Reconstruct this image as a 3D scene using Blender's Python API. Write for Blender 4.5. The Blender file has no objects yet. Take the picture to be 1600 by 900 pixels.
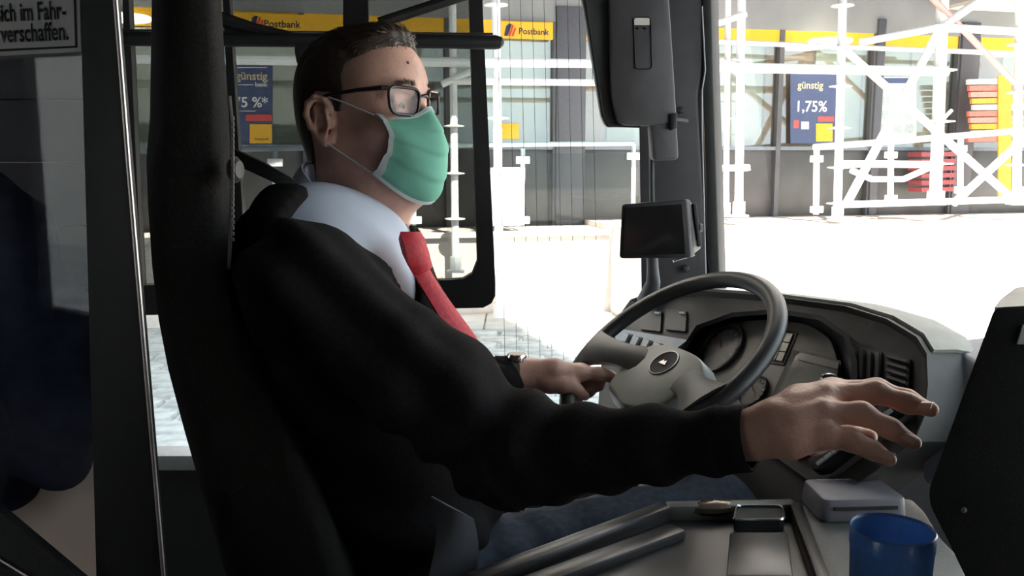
import bpy, bmesh, math, random
import numpy as np
from mathutils import Vector, Matrix
random.seed(7); rng = np.random.default_rng(7)
S = bpy.context.scene
COL = S.collection
# ------------------------------------------------------------------ camera
F = 1400.0; CZ = 1.9; PITCH = math.atan(200.0 / F)
cam_d = bpy.data.cameras.new('camera'); cam = bpy.data.objects.new('camera', cam_d); COL.objects.link(cam)
cam_d.sensor_width = 36; cam_d.lens = F / 1600 * 36; cam_d.clip_start = 0.02; cam_d.clip_end = 300
cam.location = (0, 0, CZ); cam.rotation_euler = (math.pi / 2 - PITCH, 0, 0)
S.camera = cam
# ------------------------------------------------------------------ sky, sun, exposure
W = bpy.data.worlds.new('sky'); S.world = W; W.use_nodes = True
bg = W.node_tree.nodes['Background']; bg.inputs[0].default_value = (0.80, 0.90, 1.0, 1); bg.inputs[1].default_value = 2.0
sun_d = bpy.data.lights.new('sun', 'SUN'); sun = bpy.data.objects.new('sun', sun_d); COL.objects.link(sun)
sun_d.energy = 22; sun_d.angle = 0.01; sun_d.color = (1, 0.93, 0.86)
sun.rotation_euler = Vector((-0.213, 0.674, -0.707)).to_track_quat('-Z', 'Y').to_euler()
sun.location = (8, -8, 20)
S.view_settings.view_transform = 'Standard'; S.view_settings.look = 'None'
S.view_settings.exposure = 0.9; S.view_settings.gamma = 1.0; S.view_settings.use_curve_mapping = False
# ------------------------------------------------------------------ helpers
V = Vector
CAM = V((0, 0, CZ))
def ray(px, py):
    a = (px - 800) / F; b = (450 - py) / F; c, s = math.cos(PITCH), math.sin(PITCH)
    return V((a, c + b * s, -s + b * c))
def at(px, py, Y):
    d = ray(px, py); return CAM + d * (Y / d.y)
def onp(px, py, P0, n):
    d = ray(px, py); return CAM + d * ((P0 - CAM).dot(n) / d.dot(n))
def onz(px, py, z):
    return onp(px, py, V((0, 0, z)), V((0, 0, 1)))

MATS = {}
def mat(name, col, rough=0.6, metal=0.0, vary=0.12, scale=30, bump=0.0, bscale=None, spec=0.5, detail=4, stretch=None, col2=None):
    if name in MATS: return MATS[name]
    m = bpy.data.materials.new(name); m.use_nodes = True; nt = m.node_tree; b = nt.nodes['Principled BSDF']
    b.inputs['Roughness'].default_value = rough; b.inputs['Metallic'].default_value = metal
    b.inputs['Specular IOR Level'].default_value = spec
    tc = nt.nodes.new('ShaderNodeTexCoord'); src = tc.outputs['Object']
    if stretch:
        mp = nt.nodes.new('ShaderNodeMapping'); mp.inputs['Scale'].default_value = stretch
        nt.links.new(src, mp.inputs['Vector']); src = mp.outputs['Vector']
    no = nt.nodes.new('ShaderNodeTexNoise'); no.inputs['Scale'].default_value = scale; no.inputs['Detail'].default_value = detail
    nt.links.new(src, no.inputs['Vector'])
    cr = nt.nodes.new('ShaderNodeValToRGB'); c2 = col2 if col2 else tuple(min(1, c * (1 + vary)) for c in col)
    c1 = tuple(c * (1 - vary) for c in col)
    cr.color_ramp.elements[0].position = 0.3; cr.color_ramp.elements[1].position = 0.7
    cr.color_ramp.elements[0].color = (*c1, 1); cr.color_ramp.elements[1].color = (*c2, 1)
    nt.links.new(no.outputs['Fac'], cr.inputs['Fac']); nt.links.new(cr.outputs['Color'], b.inputs['Base Color'])
    if bump:
        n2 = nt.nodes.new('ShaderNodeTexNoise'); n2.inputs['Scale'].default_value = bscale or scale * 4; n2.inputs['Detail'].default_value = 3
        nt.links.new(src, n2.inputs['Vector'])
        bp = nt.nodes.new('ShaderNodeBump'); bp.inputs['Strength'].default_value = bump; bp.inputs['Distance'].default_value = 0.002
        nt.links.new(n2.outputs['Fac'], bp.inputs['Height']); nt.links.new(bp.outputs['Normal'], b.inputs['Normal'])
    MATS[name] = m; return m
def glass(name, tint, refl=0.05, rough=0.02):
    if name in MATS: return MATS[name]
    m = bpy.data.materials.new(name); m.use_nodes = True; nt = m.node_tree; nt.nodes.clear()
    o = nt.nodes.new('ShaderNodeOutputMaterial'); t = nt.nodes.new('ShaderNodeBsdfTransparent'); g = nt.nodes.new('ShaderNodeBsdfGlossy')
    t.inputs[0].default_value = (*tint, 1); g.inputs['Roughness'].default_value = rough
    mx = nt.nodes.new('ShaderNodeMixShader'); no = nt.nodes.new('ShaderNodeTexNoise'); no.inputs['Scale'].default_value = 3
    mr = nt.nodes.new('ShaderNodeMapRange'); mr.inputs[3].default_value = refl * 0.85; mr.inputs[4].default_value = refl * 1.15
    nt.links.new(no.outputs['Fac'], mr.inputs[0]); nt.links.new(mr.outputs[0], mx.inputs[0])
    nt.links.new(t.outputs[0], mx.inputs[1]); nt.links.new(g.outputs[0], mx.inputs[2]); nt.links.new(mx.outputs[0], o.inputs[0])
    MATS[name] = m; return m

def cloth_mat(name, c1, c2, trans=0.5, rough_scale=12, gloss=0.0):
    m = bpy.data.materials.new(name); m.use_nodes = True; nt = m.node_tree; nt.nodes.clear()
    o = nt.nodes.new('ShaderNodeOutputMaterial'); d = nt.nodes.new('ShaderNodeBsdfDiffuse'); t = nt.nodes.new('ShaderNodeBsdfTranslucent'); x = nt.nodes.new('ShaderNodeMixShader'); x.inputs[0].default_value = trans
    n = nt.nodes.new('ShaderNodeTexNoise'); n.inputs['Scale'].default_value = rough_scale; r = nt.nodes.new('ShaderNodeValToRGB'); r.color_ramp.elements[0].color = (*c1, 1); r.color_ramp.elements[1].color = (*c2, 1)
    nt.links.new(n.outputs['Fac'], r.inputs['Fac']); nt.links.new(r.outputs['Color'], d.inputs[0]); nt.links.new(r.outputs['Color'], t.inputs[0]); nt.links.new(d.outputs[0], x.inputs[1]); nt.links.new(t.outputs[0], x.inputs[2])
    out = x
    if gloss:
        g = nt.nodes.new('ShaderNodeBsdfGlossy'); g.inputs['Roughness'].default_value = 0.25; y = nt.nodes.new('ShaderNodeMixShader'); y.inputs[0].default_value = gloss
        nt.links.new(x.outputs[0], y.inputs[1]); nt.links.new(g.outputs[0], y.inputs[2]); out = y
    nt.links.new(out.outputs[0], o.inputs[0]); return m
class MB:
    def __init__(s): s.v = []; s.f = []
    def add(s, vs, fs):
        o = len(s.v); s.v += [tuple(v) for v in vs]; s.f += [tuple(i + o for i in f) for f in fs]; return s
    def box(s, c, size, R=None):
        c = V(c); h = V(size) * 0.5; R = R or Matrix.Identity(3)
        vs = [c + R @ V((x * h.x, y * h.y, z * h.z)) for x in (-1, 1) for y in (-1, 1) for z in (-1, 1)]
        return s.add(vs, [(0, 1, 3, 2), (4, 6, 7, 5), (0, 4, 5, 1), (2, 3, 7, 6), (0, 2, 6, 4), (1, 5, 7, 3)])
    def prism(s, pts, ext, taper=None):
        n = len(pts); pts = [V(p) for p in pts]; e = V(ext)
        top = [p + e for p in pts]
        if taper:
            c = sum(top, V()) / n; top = [c + (p - c) * taper for p in top]
        return s.add(pts + top, [tuple(range(n - 1, -1, -1)), tuple(range(n, 2 * n))] + [(i, (i + 1) % n, n + (i + 1) % n, n + i) for i in range(n)])
    def tube(s, pts, r, n=10, caps=True, flat=None):
        pts = [V(p) for p in pts]; m = len(pts); rs = r if isinstance(r, (list, tuple)) else [r] * m
        t0 = (pts[1] - pts[0]).normalized(); up = V((0, 0, 1)) if abs(t0.z) < 0.9 else V((1, 0, 0))
        u = t0.cross(up).normalized(); vs = []
        for i, p in enumerate(pts):
            t = ((pts[min(i + 1, m - 1)] - p).normalized() + (p - pts[max(i - 1, 0)]).normalized()).normalized()
            u = (u - t * u.dot(t)).normalized(); w = t.cross(u)
            for k in range(n):
                a = 2 * math.pi * k / n; vs.append(p + (u * math.cos(a) + w * math.sin(a)) * rs[i])
        fs = [(i * n + k, i * n + (k + 1) % n, (i + 1) * n + (k + 1) % n, (i + 1) * n + k) for i in range(m - 1) for k in range(n)]
        if caps: fs += [tuple(range(n - 1, -1, -1)), tuple(range((m - 1) * n, m * n))]
        return s.add(vs, fs)
    def lathe(s, prof, c, axis=(0, 0, 1), n=32):
        ax = V(axis).normalized(); u = ax.orthogonal().normalized(); w = ax.cross(u); c = V(c); m = len(prof)
        vs = [c + ax * z + (u * math.cos(2 * math.pi * k / n) + w * math.sin(2 * math.pi * k / n)) * r for r, z in prof for k in range(n)]
        return s.add(vs, [(i * n + k, i * n + (k + 1) % n, (i + 1) * n + (k + 1) % n, (i + 1) * n + k) for i in range(m - 1) for k in range(n)])
    def grid(s, G, thick=None, closed=False):
        R = len(G); C = len(G[0]); vs = [V(p) for row in G for p in row]
        fs = [(i * C + j, i * C + (j + 1) % C, (i + 1) * C + (j + 1) % C, (i + 1) * C + j) for i in range(R - 1) for j in range(C if closed else C - 1)]
        if thick:
            o = len(vs); ns = [V() for _ in vs]
            for f in fs:
                nn = (vs[f[1]] - vs[f[0]]).cross(vs[f[2]] - vs[f[0]])
                for i in f: ns[i] += nn
            vs = vs + [vs[i] - ns[i].normalized() * thick for i in range(o)]
            cnt = {}
            for f in fs:
                for a, b in zip(f, f[1:] + f[:1]): cnt[(a, b)] = 1
            rim = [(b, a, a + o, b + o) for (a, b) in cnt if (b, a) not in cnt]
            fs = fs + [tuple(reversed([i + o for i in f])) for f in fs] + rim
        return s.add(vs, fs)
def rpoly(pts, r, seg=4):
    out = []; n = len(pts); pts = [V(p) for p in pts]
    for i in range(n):
        p = pts[i]; a = pts[i - 1] - p; b = pts[(i + 1) % n] - p; q = min(r, a.length * 0.45, b.length * 0.45)
        A = p + a.normalized() * q; B = p + b.normalized() * q
        for k in range(seg + 1):
            t = k / seg; out.append(A * (1 - t) ** 2 + p * 2 * t * (1 - t) + B * t * t)
    return out
def wloc(o):
    l = V(o.location)
    while o.parent: o = o.parent; l += V(o.location)
    return l
def mesh_of(name, v, f, origin=V((0, 0, 0)), bevel=0, bseg=2, smooth=35):
    me = bpy.data.meshes.new(name)
    if isinstance(v, np.ndarray):
        v = v - np.array(origin)
        me.from_pydata([], [], []); me.vertices.add(len(v)); me.vertices.foreach_set('co', v.astype(np.float32).ravel())
        f = np.asarray(f, dtype=np.int32); me.loops.add(f.size); me.polygons.add(len(f))
        me.loops.foreach_set('vertex_index', f.ravel()); me.polygons.foreach_set('loop_start', np.arange(len(f), dtype=np.int32) * f.shape[1])
        me.update(calc_edges=True); me.validate()
    else:
        me.from_pydata([tuple(V(p) - origin) for p in v], [], f); me.update()
        bm = bmesh.new(); bm.from_mesh(me); bmesh.ops.recalc_face_normals(bm, faces=bm.faces)
        if bevel:
            ed = [e for e in bm.edges if len(e.link_faces) == 2 and e.calc_face_angle(0) > 0.6]
            bmesh.ops.bevel(bm, geom=ed, offset=bevel, segments=bseg, profile=0.5, affect='EDGES', clamp_overlap=True)
        bm.to_mesh(me); bm.free()
    if smooth:
        me.polygons.foreach_set('use_smooth', [True] * len(me.polygons))
        me.set_sharp_from_angle(angle=math.radians(smooth))
    return me
def tag(o, label=None, cat=None, group=None, kind=None):
    if label: o['label'] = label
    if cat: o['category'] = cat
    if group: o['group'] = group
    if kind: o['kind'] = kind
    return o
def thing(name, loc, label, cat, group=None, kind=None):
    o = bpy.data.objects.new(name, None); o.empty_display_size = 0.05; COL.objects.link(o); o.location = loc
    return tag(o, label, cat, group, kind)
def part(name, mb, m, parent=None, bevel=0, bseg=2, smooth=35, label=None):
    if isinstance(mb, MB): v, f = mb.v, mb.f
    else: v, f = mb
    if parent is not None: org = wloc(parent)
    else:
        A = np.array([tuple(p) for p in v]) if not isinstance(v, np.ndarray) else v
        org = V(((A[:, 0].min() + A[:, 0].max()) / 2, (A[:, 1].min() + A[:, 1].max()) / 2, A[:, 2].min()))
    me = mesh_of(name, v, f, org, bevel, bseg, smooth); me.materials.append(m)
    o = bpy.data.objects.new(name, me); COL.objects.link(o)
    if parent is not None: o.parent = parent
    else: o.location = org
    if label: o['label'] = label
    return o
def text(name, body, m, origin, xax, yax, width=None, size=1.0, ext=0.0005, parent=None, bold=0.0, shear=0.0, height=None):
    cu = bpy.data.curves.new('t', 'FONT'); cu.body = body; cu.size = 1; cu.offset = bold; cu.shear = shear; cu.resolution_u = 3
    t = bpy.data.objects.new('t', cu); COL.objects.link(t); dg = bpy.context.evaluated_depsgraph_get()
    me = bpy.data.meshes.new_from_object(t.evaluated_get(dg)); bpy.data.objects.remove(t)
    A = np.array([v.co[:] for v in me.vertices]); A[:, 0] -= A[:, 0].min()
    k = width / A[:, 0].max() if width else size; ky = height / 0.7 if height else k
    fs = [tuple(p.vertices) for p in me.polygons]; bpy.data.meshes.remove(me)
    x = V(xax).normalized(); y = V(yax).normalized(); z = x.cross(y); o = V(origin)
    return part(name, ([o + x * (a[0] * k) + y * (a[1] * ky) + z * ext for a in A], fs), m, parent, smooth=0)

# ---- signed distance modelling -------------------------------------------------
class Field:
    def __init__(s, lo, hi, h):
        s.lo = np.array(lo, float); s.h = h; s.n = np.ceil((np.array(hi) - s.lo) / h).astype(int) + 1
        s.d = np.full(s.n, 0.06, np.float32)
    def win(s, lo, hi):
        a = np.clip(np.floor((np.array(lo) - s.lo) / s.h).astype(int), 0, s.n); b = np.clip(np.ceil((np.array(hi) - s.lo) / s.h).astype(int) + 1, 0, s.n)
        sl = tuple(slice(a[i], b[i]) for i in range(3))
        g = [(s.lo[i] + np.arange(a[i], b[i]) * s.h).astype(np.float32) for i in range(3)]
        return sl, g[0][:, None, None], g[1][None, :, None], g[2][None, None, :]
    def put(s, sl, d, k, mode):
        if mode == 'sub':
            a = s.d[sl]; d = -d; hh = np.clip(0.5 - 0.5 * (d - a) / max(k, 1e-6), 0, 1)
            s.d[sl] = a * hh + d * (1 - hh) + k * hh * (1 - hh)
        else:
            a = s.d[sl]; hh = np.clip(0.5 + 0.5 * (d - a) / max(k, 1e-6), 0, 1)
            s.d[sl] = d * (1 - hh) + a * hh - k * hh * (1 - hh)
        return s
    def rc(s, a, b, r1, r2=None, k=0.01, mode='add'):
        r2 = r1 if r2 is None else r2; a = np.array(a); b = np.array(b); R = max(r1, r2) + k + 3 * s.h + 0.01
        sl, x, y, z = s.win(np.minimum(a, b) - R, np.maximum(a, b) + R)
        if 0 in s.d[sl].shape: return s
        ba = b - a; L = max(ba @ ba, 1e-12)
        px, py, pz = x - a[0], y - a[1], z - a[2]
        t = np.clip((px * ba[0] + py * ba[1] + pz * ba[2]) / L, 0, 1)
        d = np.sqrt((px - t * ba[0]) ** 2 + (py - t * ba[1]) ** 2 + (pz - t * ba[2]) ** 2) - (r1 + t * (r2 - r1))
        return s.put(sl, d, k, mode)
    def chain(s, pts, rs, k=0.008, mode='add'):
        for i in range(len(pts) - 1): s.rc(pts[i], pts[i + 1], rs[i], rs[i + 1], k, mode)
        return s
    def el(s, c, r, R=None, k=0.01, mode='add'):
        c = np.array(c); r = np.array(r); M = np.eye(3) if R is None else np.array(R)   # columns of R are the ellipsoid's axes
        ext = np.sqrt(((M * r[None, :]) ** 2).sum(1)) + k + 3 * s.h + 0.01
        sl, x, y, z = s.win(c - ext, c + ext)
        if 0 in s.d[sl].shape: return s
        px, py, pz = x - c[0], y - c[1], z - c[2]
        q = [(px * M[0, i] + py * M[1, i] + pz * M[2, i]) / r[i] for i in range(3)]
        k0 = np.sqrt(q[0] ** 2 + q[1] ** 2 + q[2] ** 2); k1 = np.sqrt((q[0] / r[0]) ** 2 + (q[1] / r[1]) ** 2 + (q[2] / r[2]) ** 2) + 1e-9
        return s.put(sl, (k0 * (k0 - 1) / k1).astype(np.float32), k, mode)
    def coords(s):
        return s.win(s.lo, s.lo + s.n * s.h)
    def mesh(s):
        d = s.d; neg = d < 0; n = np.array(d.shape)
        c = np.zeros(n - 1, np.int8)
        for i in (0, 1):
            for j in (0, 1):
                for k in (0, 1): c += neg[i:n[0] - 1 + i, j:n[1] - 1 + j, k:n[2] - 1 + k]
        I, J, K = np.nonzero((c > 0) & (c < 8)); idx = np.full(n - 1, -1, np.int32); idx[I, J, K] = np.arange(len(I))
        acc = np.zeros((len(I), 3)); cnt = np.zeros(len(I))
        for ax in range(3):
            for p in (0, 1):
                for q in (0, 1):
                    o = [0, 0, 0]; o[(ax + 1) % 3] = p; o[(ax + 2) % 3] = q; e = list(o); e[ax] = 1
                    a = d[I + o[0], J + o[1], K + o[2]]; b = d[I + e[0], J + e[1], K + e[2]]; m = (a < 0) != (b < 0)
                    t = np.where(m, a / np.where(m, a - b, 1), 0); P = np.tile(np.array(o, float), (len(I), 1)); P[:, ax] = t
                    acc += P * m[:, None]; cnt += m
        v = (acc / cnt[:, None] + np.stack([I, J, K], 1)) * s.h + s.lo
        faces = []
        for ax in range(3):
            sl0 = [slice(None)] * 3; sl1 = [slice(None)] * 3; sl0[ax] = slice(0, -1); sl1[ax] = slice(1, None)
            a = neg[tuple(sl0)]; b = neg[tuple(sl1)]; ch = np.argwhere(a != b)
            u, w = (ax + 1) % 3, (ax + 2) % 3
            ch = ch[(ch[:, u] > 0) & (ch[:, w] > 0) & (ch[:, u] < n[u] - 1) & (ch[:, w] < n[w] - 1)]
            def g(du, dw):
                q = ch.copy(); q[:, u] += du; q[:, w] += dw; return idx[q[:, 0], q[:, 1], q[:, 2]]
            Q = np.stack([g(-1, -1), g(0, -1), g(0, 0), g(-1, 0)], 1)
            fl = ~a[ch[:, 0], ch[:, 1], ch[:, 2]]; Q[fl] = Q[fl][:, ::-1]; faces.append(Q)
        f = np.concatenate(faces); f = f[(f >= 0).all(1)]
        return v, f
    def sample(s, P):
        q = np.clip(((np.asarray(P) - s.lo) / s.h), 0, s.n - 1.001); i = q.astype(int); t = q - i; r = 0
        for a in (0, 1):
            for b in (0, 1):
                for c in (0, 1):
                    w = (t[..., 0] if a else 1 - t[..., 0]) * (t[..., 1] if b else 1 - t[..., 1]) * (t[..., 2] if c else 1 - t[..., 2])
                    r = r + w * s.d[i[..., 0] + a, i[..., 1] + b, i[..., 2] + c]
        return r
def vnormals(v, f):
    n = np.zeros_like(v); a = np.cross(v[f[:, 2]] - v[f[:, 0]], v[f[:, 3]] - v[f[:, 1]])
    for i in range(4): np.add.at(n, f[:, i], a)
    return n / (np.linalg.norm(n, axis=1, keepdims=True) + 1e-12)
def relax(v, f, it=2, lam=0.5):
    for _ in range(it):
        a = np.zeros_like(v); c = np.zeros(len(v))
        for i in range(4):
            for j in (1, 3): np.add.at(a, f[:, i], v[f[:, (i + j) % 4]]); np.add.at(c, f[:, i], 1)
        v = v + lam * (a / np.maximum(c, 1)[:, None] - v)
    return v

# ------------------------------------------------------------------ materials
blackp = mat('black_plastic', (0.009, 0.009, 0.0095), 0.55, vary=0.2, scale=60, bump=0.1, bscale=900)
darkp = mat('dark_grey_plastic', (0.030, 0.029, 0.030), 0.55, vary=0.15, scale=50, bump=0.15, bscale=900)
midp = mat('grey_plastic', (0.13, 0.13, 0.12), 0.5, vary=0.12, scale=40, bump=0.12, bscale=900)
lightp = mat('pale_grey_plastic', (0.36, 0.38, 0.40), 0.5, vary=0.08, scale=40)
rubber = mat('black_rubber', (0.012, 0.012, 0.012), 0.7, vary=0.2)
chrome = mat('chrome', (0.75, 0.75, 0.75), 0.18, 1.0, vary=0.05)
alu = mat('brushed_metal', (0.52, 0.46, 0.44), 0.35, 1.0, vary=0.1, scale=80)
seatf = mat('seat_fabric', (0.03, 0.0275, 0.026), 0.95, vary=0.25, scale=350, bump=0.4, bscale=700, spec=0.1)
white = mat('white_print', (0.75, 0.75, 0.75), 0.6, vary=0.03)
blackink = mat('black_print', (0.01, 0.01, 0.01), 0.7, vary=0.05)
# ================================================================== STRUCTURE: bus shell
AW = math.radians(5); WD = V((math.cos(AW), math.sin(AW), 0)); WN = V((math.sin(AW), -math.cos(AW), 0)); WP = V((0, 1.95, 0))
def wl(px, py, off=0): return onp(px, py, WP + WN * off, WN)
def wz(x, z, off=0):      # point of the wall plane at along-wall x and height z
    return WP + WN * off + WD * x + V((0, 0, z))
def wx(px, py): return (wl(px, py) - WP).dot(WD)
FL = 0.8
shellm = mat('bus_lining', (0.018, 0.018, 0.019), 0.7, vary=0.15)
def slab(name, m, x0, x1, y0, y1, z0, z1, parent=None):
    return part(name, MB().box(((x0 + x1) / 2, (y0 + y1) / 2, (z0 + z1) / 2), (x1 - x0, y1 - y0, z1 - z0)), m, parent, smooth=0)
tag(slab('floor', mat('bus_floor', (0.03, 0.03, 0.03), 0.8, scale=200, vary=0.4), -4, 1.15, -0.75, 2.0, FL - 0.08, FL), kind='structure')
tag(slab('ceiling', shellm, -4, 1.3, -0.75, 2.0, 2.62, 2.7), kind='structure')
tag(slab('wall_back', shellm, -4.06, -4, -0.75, 2.0, FL, 2.62), kind='structure')
wr = MB()
for (x0, x1, z0, z1) in ((-4, 1.15, FL, 1.2), (-4, 1.15, 2.45, 2.62), (-4, -3.9, 1.2, 2.45), (-1.95, 1.15, 1.2, 2.45)):
    wr.box(((x0 + x1) / 2, -0.78, (z0 + z1) / 2), (x1 - x0, 0.06, z1 - z0))
tag(part('wall_right', wr, shellm, smooth=0), kind='structure')
tag(part('window_3', MB().box((-2.93, -0.78, 1.825), (1.94, 0.006, 1.24)), glass('clear_bus_glass', (0.93, 0.95, 0.94), 0.03), smooth=0), 'clear saloon window behind the viewer', 'window', kind='structure')
# left wall with its window band
ZS = wl(260, 704).z; ZT = wl(400, -40).z
XL = wx(186, 300); XR = wx(1003, 300)
def wq(name, m, x0, x1, z0, z1, d=0.05, off=0.0, parent=None, bevel=0.0):
    P = [wz(x0, z0, off), wz(x1, z0, off), wz(x1, z1, off), wz(x0, z1, off)]
    return part(name, MB().prism(P, -WN * d), m, parent, bevel=bevel, smooth=35 if bevel else 0)
wall = MB()
for (x0, x1, z0, z1) in ((-4, XR + 0.05, 0.35, ZS - 0.03), (-4, XR + 0.05, ZT, 2.62), (XL - 0.12, XL, ZS - 0.03, ZT)):
    wall.prism([wz(x0, z0, -0.01), wz(x1, z0, -0.01), wz(x1, z1, -0.01), wz(x0, z1, -0.01)], -WN * 0.05)
tag(part('wall_left', wall, shellm, smooth=0), kind='structure')
win = thing('window_1', wz(0, ZS), 'driver side window of the bus with a dark sliding frame', 'window', kind='structure')
frm = mat('window_frame', (0.008, 0.008, 0.0085), 0.5, vary=0.15)
tint = glass('tinted_slider_glass', (0.50, 0.51, 0.50), 0.03); clear = glass('clear_bus_glass', (0.93, 0.95, 0.94), 0.03)
part('slider_frame', MB().prism([wl(x, y, 0.03) for x, y in ((731, -60), (751, -60), (774, 440), (774, 462), (768, 474), (755, 481), (150, 494), (150, 447), (700, 438), (724, 436), (738, 428), (746, 408))], -WN * 0.035), frm, win)
part('slider_pane', MB().prism([wl(150, -60, 0.012), wl(736, -60, 0.012), wl(757, 455, 0.012), wl(150, 465, 0.012)], -WN * 0.004), tint, win, smooth=0)
part('slider_post', MB().prism([wl(346, -40, 0.034), wl(356, -40, 0.034), wl(386, 450, 0.034), wl(370, 450, 0.034)], -WN * 0.03), frm, win)
part('slider_post', MB().prism([wl(190, -40, 0.034), wl(199, -40, 0.034), wl(222, 450, 0.034), wl(205, 450, 0.034)], -WN * 0.03), frm, win)
part('slider_post', MB().prism([wl(536, -40, 0.034), wl(574, -40, 0.034), wl(576, 60, 0.034), wl(536, 60, 0.034)], -WN * 0.03), frm, win)
part('quarter_pane', MB().prism([wz(XL, ZS, -0.03), wz(XR, ZS, -0.03), wz(XR, ZT, -0.03), wz(XL, ZT, -0.03)], -WN * 0.005), clear, win, smooth=0)
part('window_sill', MB().prism([wl(180, 712, 0.045), wl(1010, 712, 0.045), wl(1010, 736, 0.045), wl(180, 736, 0.045)], -WN * 0.07), lightp, win, bevel=0.004)
for i in range(9):
    x = 776 + i * 18.3
    part('heating_wire', MB().tube([wl(x, -30, -0.022), wl(x + 14, 600, -0.022)], 0.0005, 4), blackink, win)
# ---- blind rail in front of the slider
bl = thing('blind_rail', wl(480, 75, 0.07), 'black round-ended blind rail across the top of the side window', 'rail')
part('rail_bar', MB().tube([wl(160, 60, 0.08), wl(300, 61, 0.08), wl(600, 63, 0.08), wl(774, 66, 0.08), wl(783, 67, 0.08), wl(787, 68, 0.08)], [0.0145, 0.0145, 0.0145, 0.0145, 0.012, 0.005], 14), blackp, bl)
part('rail_bar', MB().tube([wl(150, 49, 0.075), wl(770, 55, 0.075)], 0.005, 8), darkp, bl)
part('blind_arm', MB().tube([wl(592, 36, 0.08), wl(770, -22, 0.08)], 0.011, 10), blackp, bl)
part('blind_arm', MB().tube([wl(338, 28, 0.08), wl(400, 46, 0.08), wl(460, 55, 0.08)], [0.016, 0.012, 0.006], 10), blackp, bl)
part('clip', MB().prism(rpoly([wl(458, 70, 0.09), wl(482, 70, 0.09), wl(478, 102, 0.09), wl(464, 102, 0.09)], 0.012), -WN * 0.02), blackp, bl, bevel=0.003)
# ---- A pillar and windscreen
AB = math.radians(22); BF = V((math.cos(AB), math.sin(AB), 0)); BR = V((math.sin(AB), -math.cos(AB), 0)); UP = V((0, 0, 1))
pil = thing('trim_1', at(1060, 460, 2.05), 'dark grey front corner pillar of the bus cab', 'pillar', kind='structure')
part('pillar_cover', MB().prism([at(994, -60, 2.06), at(1100, -60, 2.06), at(1102, 90, 2.06), at(1090, 150, 2.06), at(1112, 520, 2.06), at(1002, 520, 2.06)], (0.05, 0.1, 0)), mat('pillar_plastic', (0.05, 0.048, 0.053), 0.55, vary=0.1), pil, bevel=0.006)
part('pillar_seal', MB().prism([at(1098, -60, 2.055), at(1110, -60, 2.055), at(1114, 120, 2.055), at(1127, 520, 2.055), at(1112, 520, 2.055), at(1098, 150, 2.055)], (0.03, 0.06, 0)), rubber, pil, bevel=0.003)
part('pillar_bead', MB().tube([at(1097, 10, 2.045), at(1102, 110, 2.045), at(1097, 142, 2.045), at(1097, 200, 2.045), at(1103, 440, 2.045)], 0.0016, 6), lightp, pil)
for (x, y) in ((1064, 172), (1072, 420)):
    part('screw_cap', MB().lathe([(0, -0.006), (0.006, -0.005), (0.009, 0), (0.009, 0.004)], at(x, y, 2.05), (0, 1, 0), 16), darkp, pil)
p0 = at(1105, 500, 2.13); G = []
for i in range(9):
    row = []
    for j in range(17):
        t = j / 16 * 2.25; bow = 0.22 * math.sin(min(1, t / 2.25) * math.pi) ** 0.8
        p = V((p0.x, p0.y, 0)) + BR * t + BF * (bow + 0.28 - 0.28 * i / 8); row.append(V((p.x, p.y, 1.25 + i / 8 * 1.4)))
    G.append(row)
tag(part('window_2', MB().grid(G, 0.005), glass('windscreen_glass', (0.95, 0.97, 0.96), 0.02)), 'curved bus windscreen in front of the dashboard', 'window', kind='structure')
fw_ = MB()
for j in range(16):
    a, b = G[0][j], G[0][j + 1]; fw_.prism([V((a.x, a.y, 0.35)), V((b.x, b.y, 0.35)), V((b.x, b.y, 1.25)), V((a.x, a.y, 1.25))], BF * 0.04)
qe, qr = G[0][16], V((1.25, -0.78, 0))
fw_.prism([V((qe.x, qe.y, 0.35)), V((qr.x, qr.y, 0.35)), V((qr.x, qr.y, 2.65)), V((qe.x, qe.y, 2.65))], BF * 0.04)
tag(part('wall_front', fw_, shellm, smooth=0), kind='structure')
# ================================================================== STREET AND BANK
FA = math.radians(13); FU = V((math.cos(FA), math.sin(FA), 0)); FN = V((math.sin(FA), -math.cos(FA), 0)); FP = V((0, 12, 0))
def fp(px, py, off=0): return onp(px, py, FP + FN * off, FN)
def fu(px, py=250, off=0): return (fp(px, py, off) - FP).dot(FU)
def fz(u, z, off=0): return FP + FU * u + FN * off + V((0, 0, z))
def fbox(mb, u0, u1, z0, z1, o0, o1):
    return mb.prism([fz(u0, z0, o0), fz(u1, z0, o0), fz(u1, z1, o0), fz(u0, z1, o0)], FN * (o1 - o0))
stone = mat('paving', (0.46, 0.46, 0.45), 0.9, vary=0.22, scale=3, bump=0.5, bscale=40)
pale = mat('pale_render', (0.58, 0.52, 0.48), 0.9, vary=0.1, scale=14, bump=0.3, bscale=90)
street = slab('ground', stone, -40, 45, -30, 60, -0.2, 0.0); tag(street, kind='structure')
pav = []
for k in range(5):
    x, y = 0.225, 0.145; pts = [V((sx * x * (1 + rng.uniform(-.07, .02)), sy * y * (1 + rng.uniform(-.08, .02)), 0)) for sx, sy in ((-1, -1), (1, -1), (1, 1), (-1, 1))]
    me = mesh_of('paver', *(lambda m: (m.v, m.f))(MB().prism(rpoly(pts, 0.05, 2), (0, 0, 0.022 + 0.004 * k), 0.93)), smooth=0)
    me.materials.append(mat('cobble', (0.40, 0.41, 0.40), 0.9, vary=0.25, scale=9, bump=0.4, bscale=60)); pav.append(me)
cnt = 0
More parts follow.
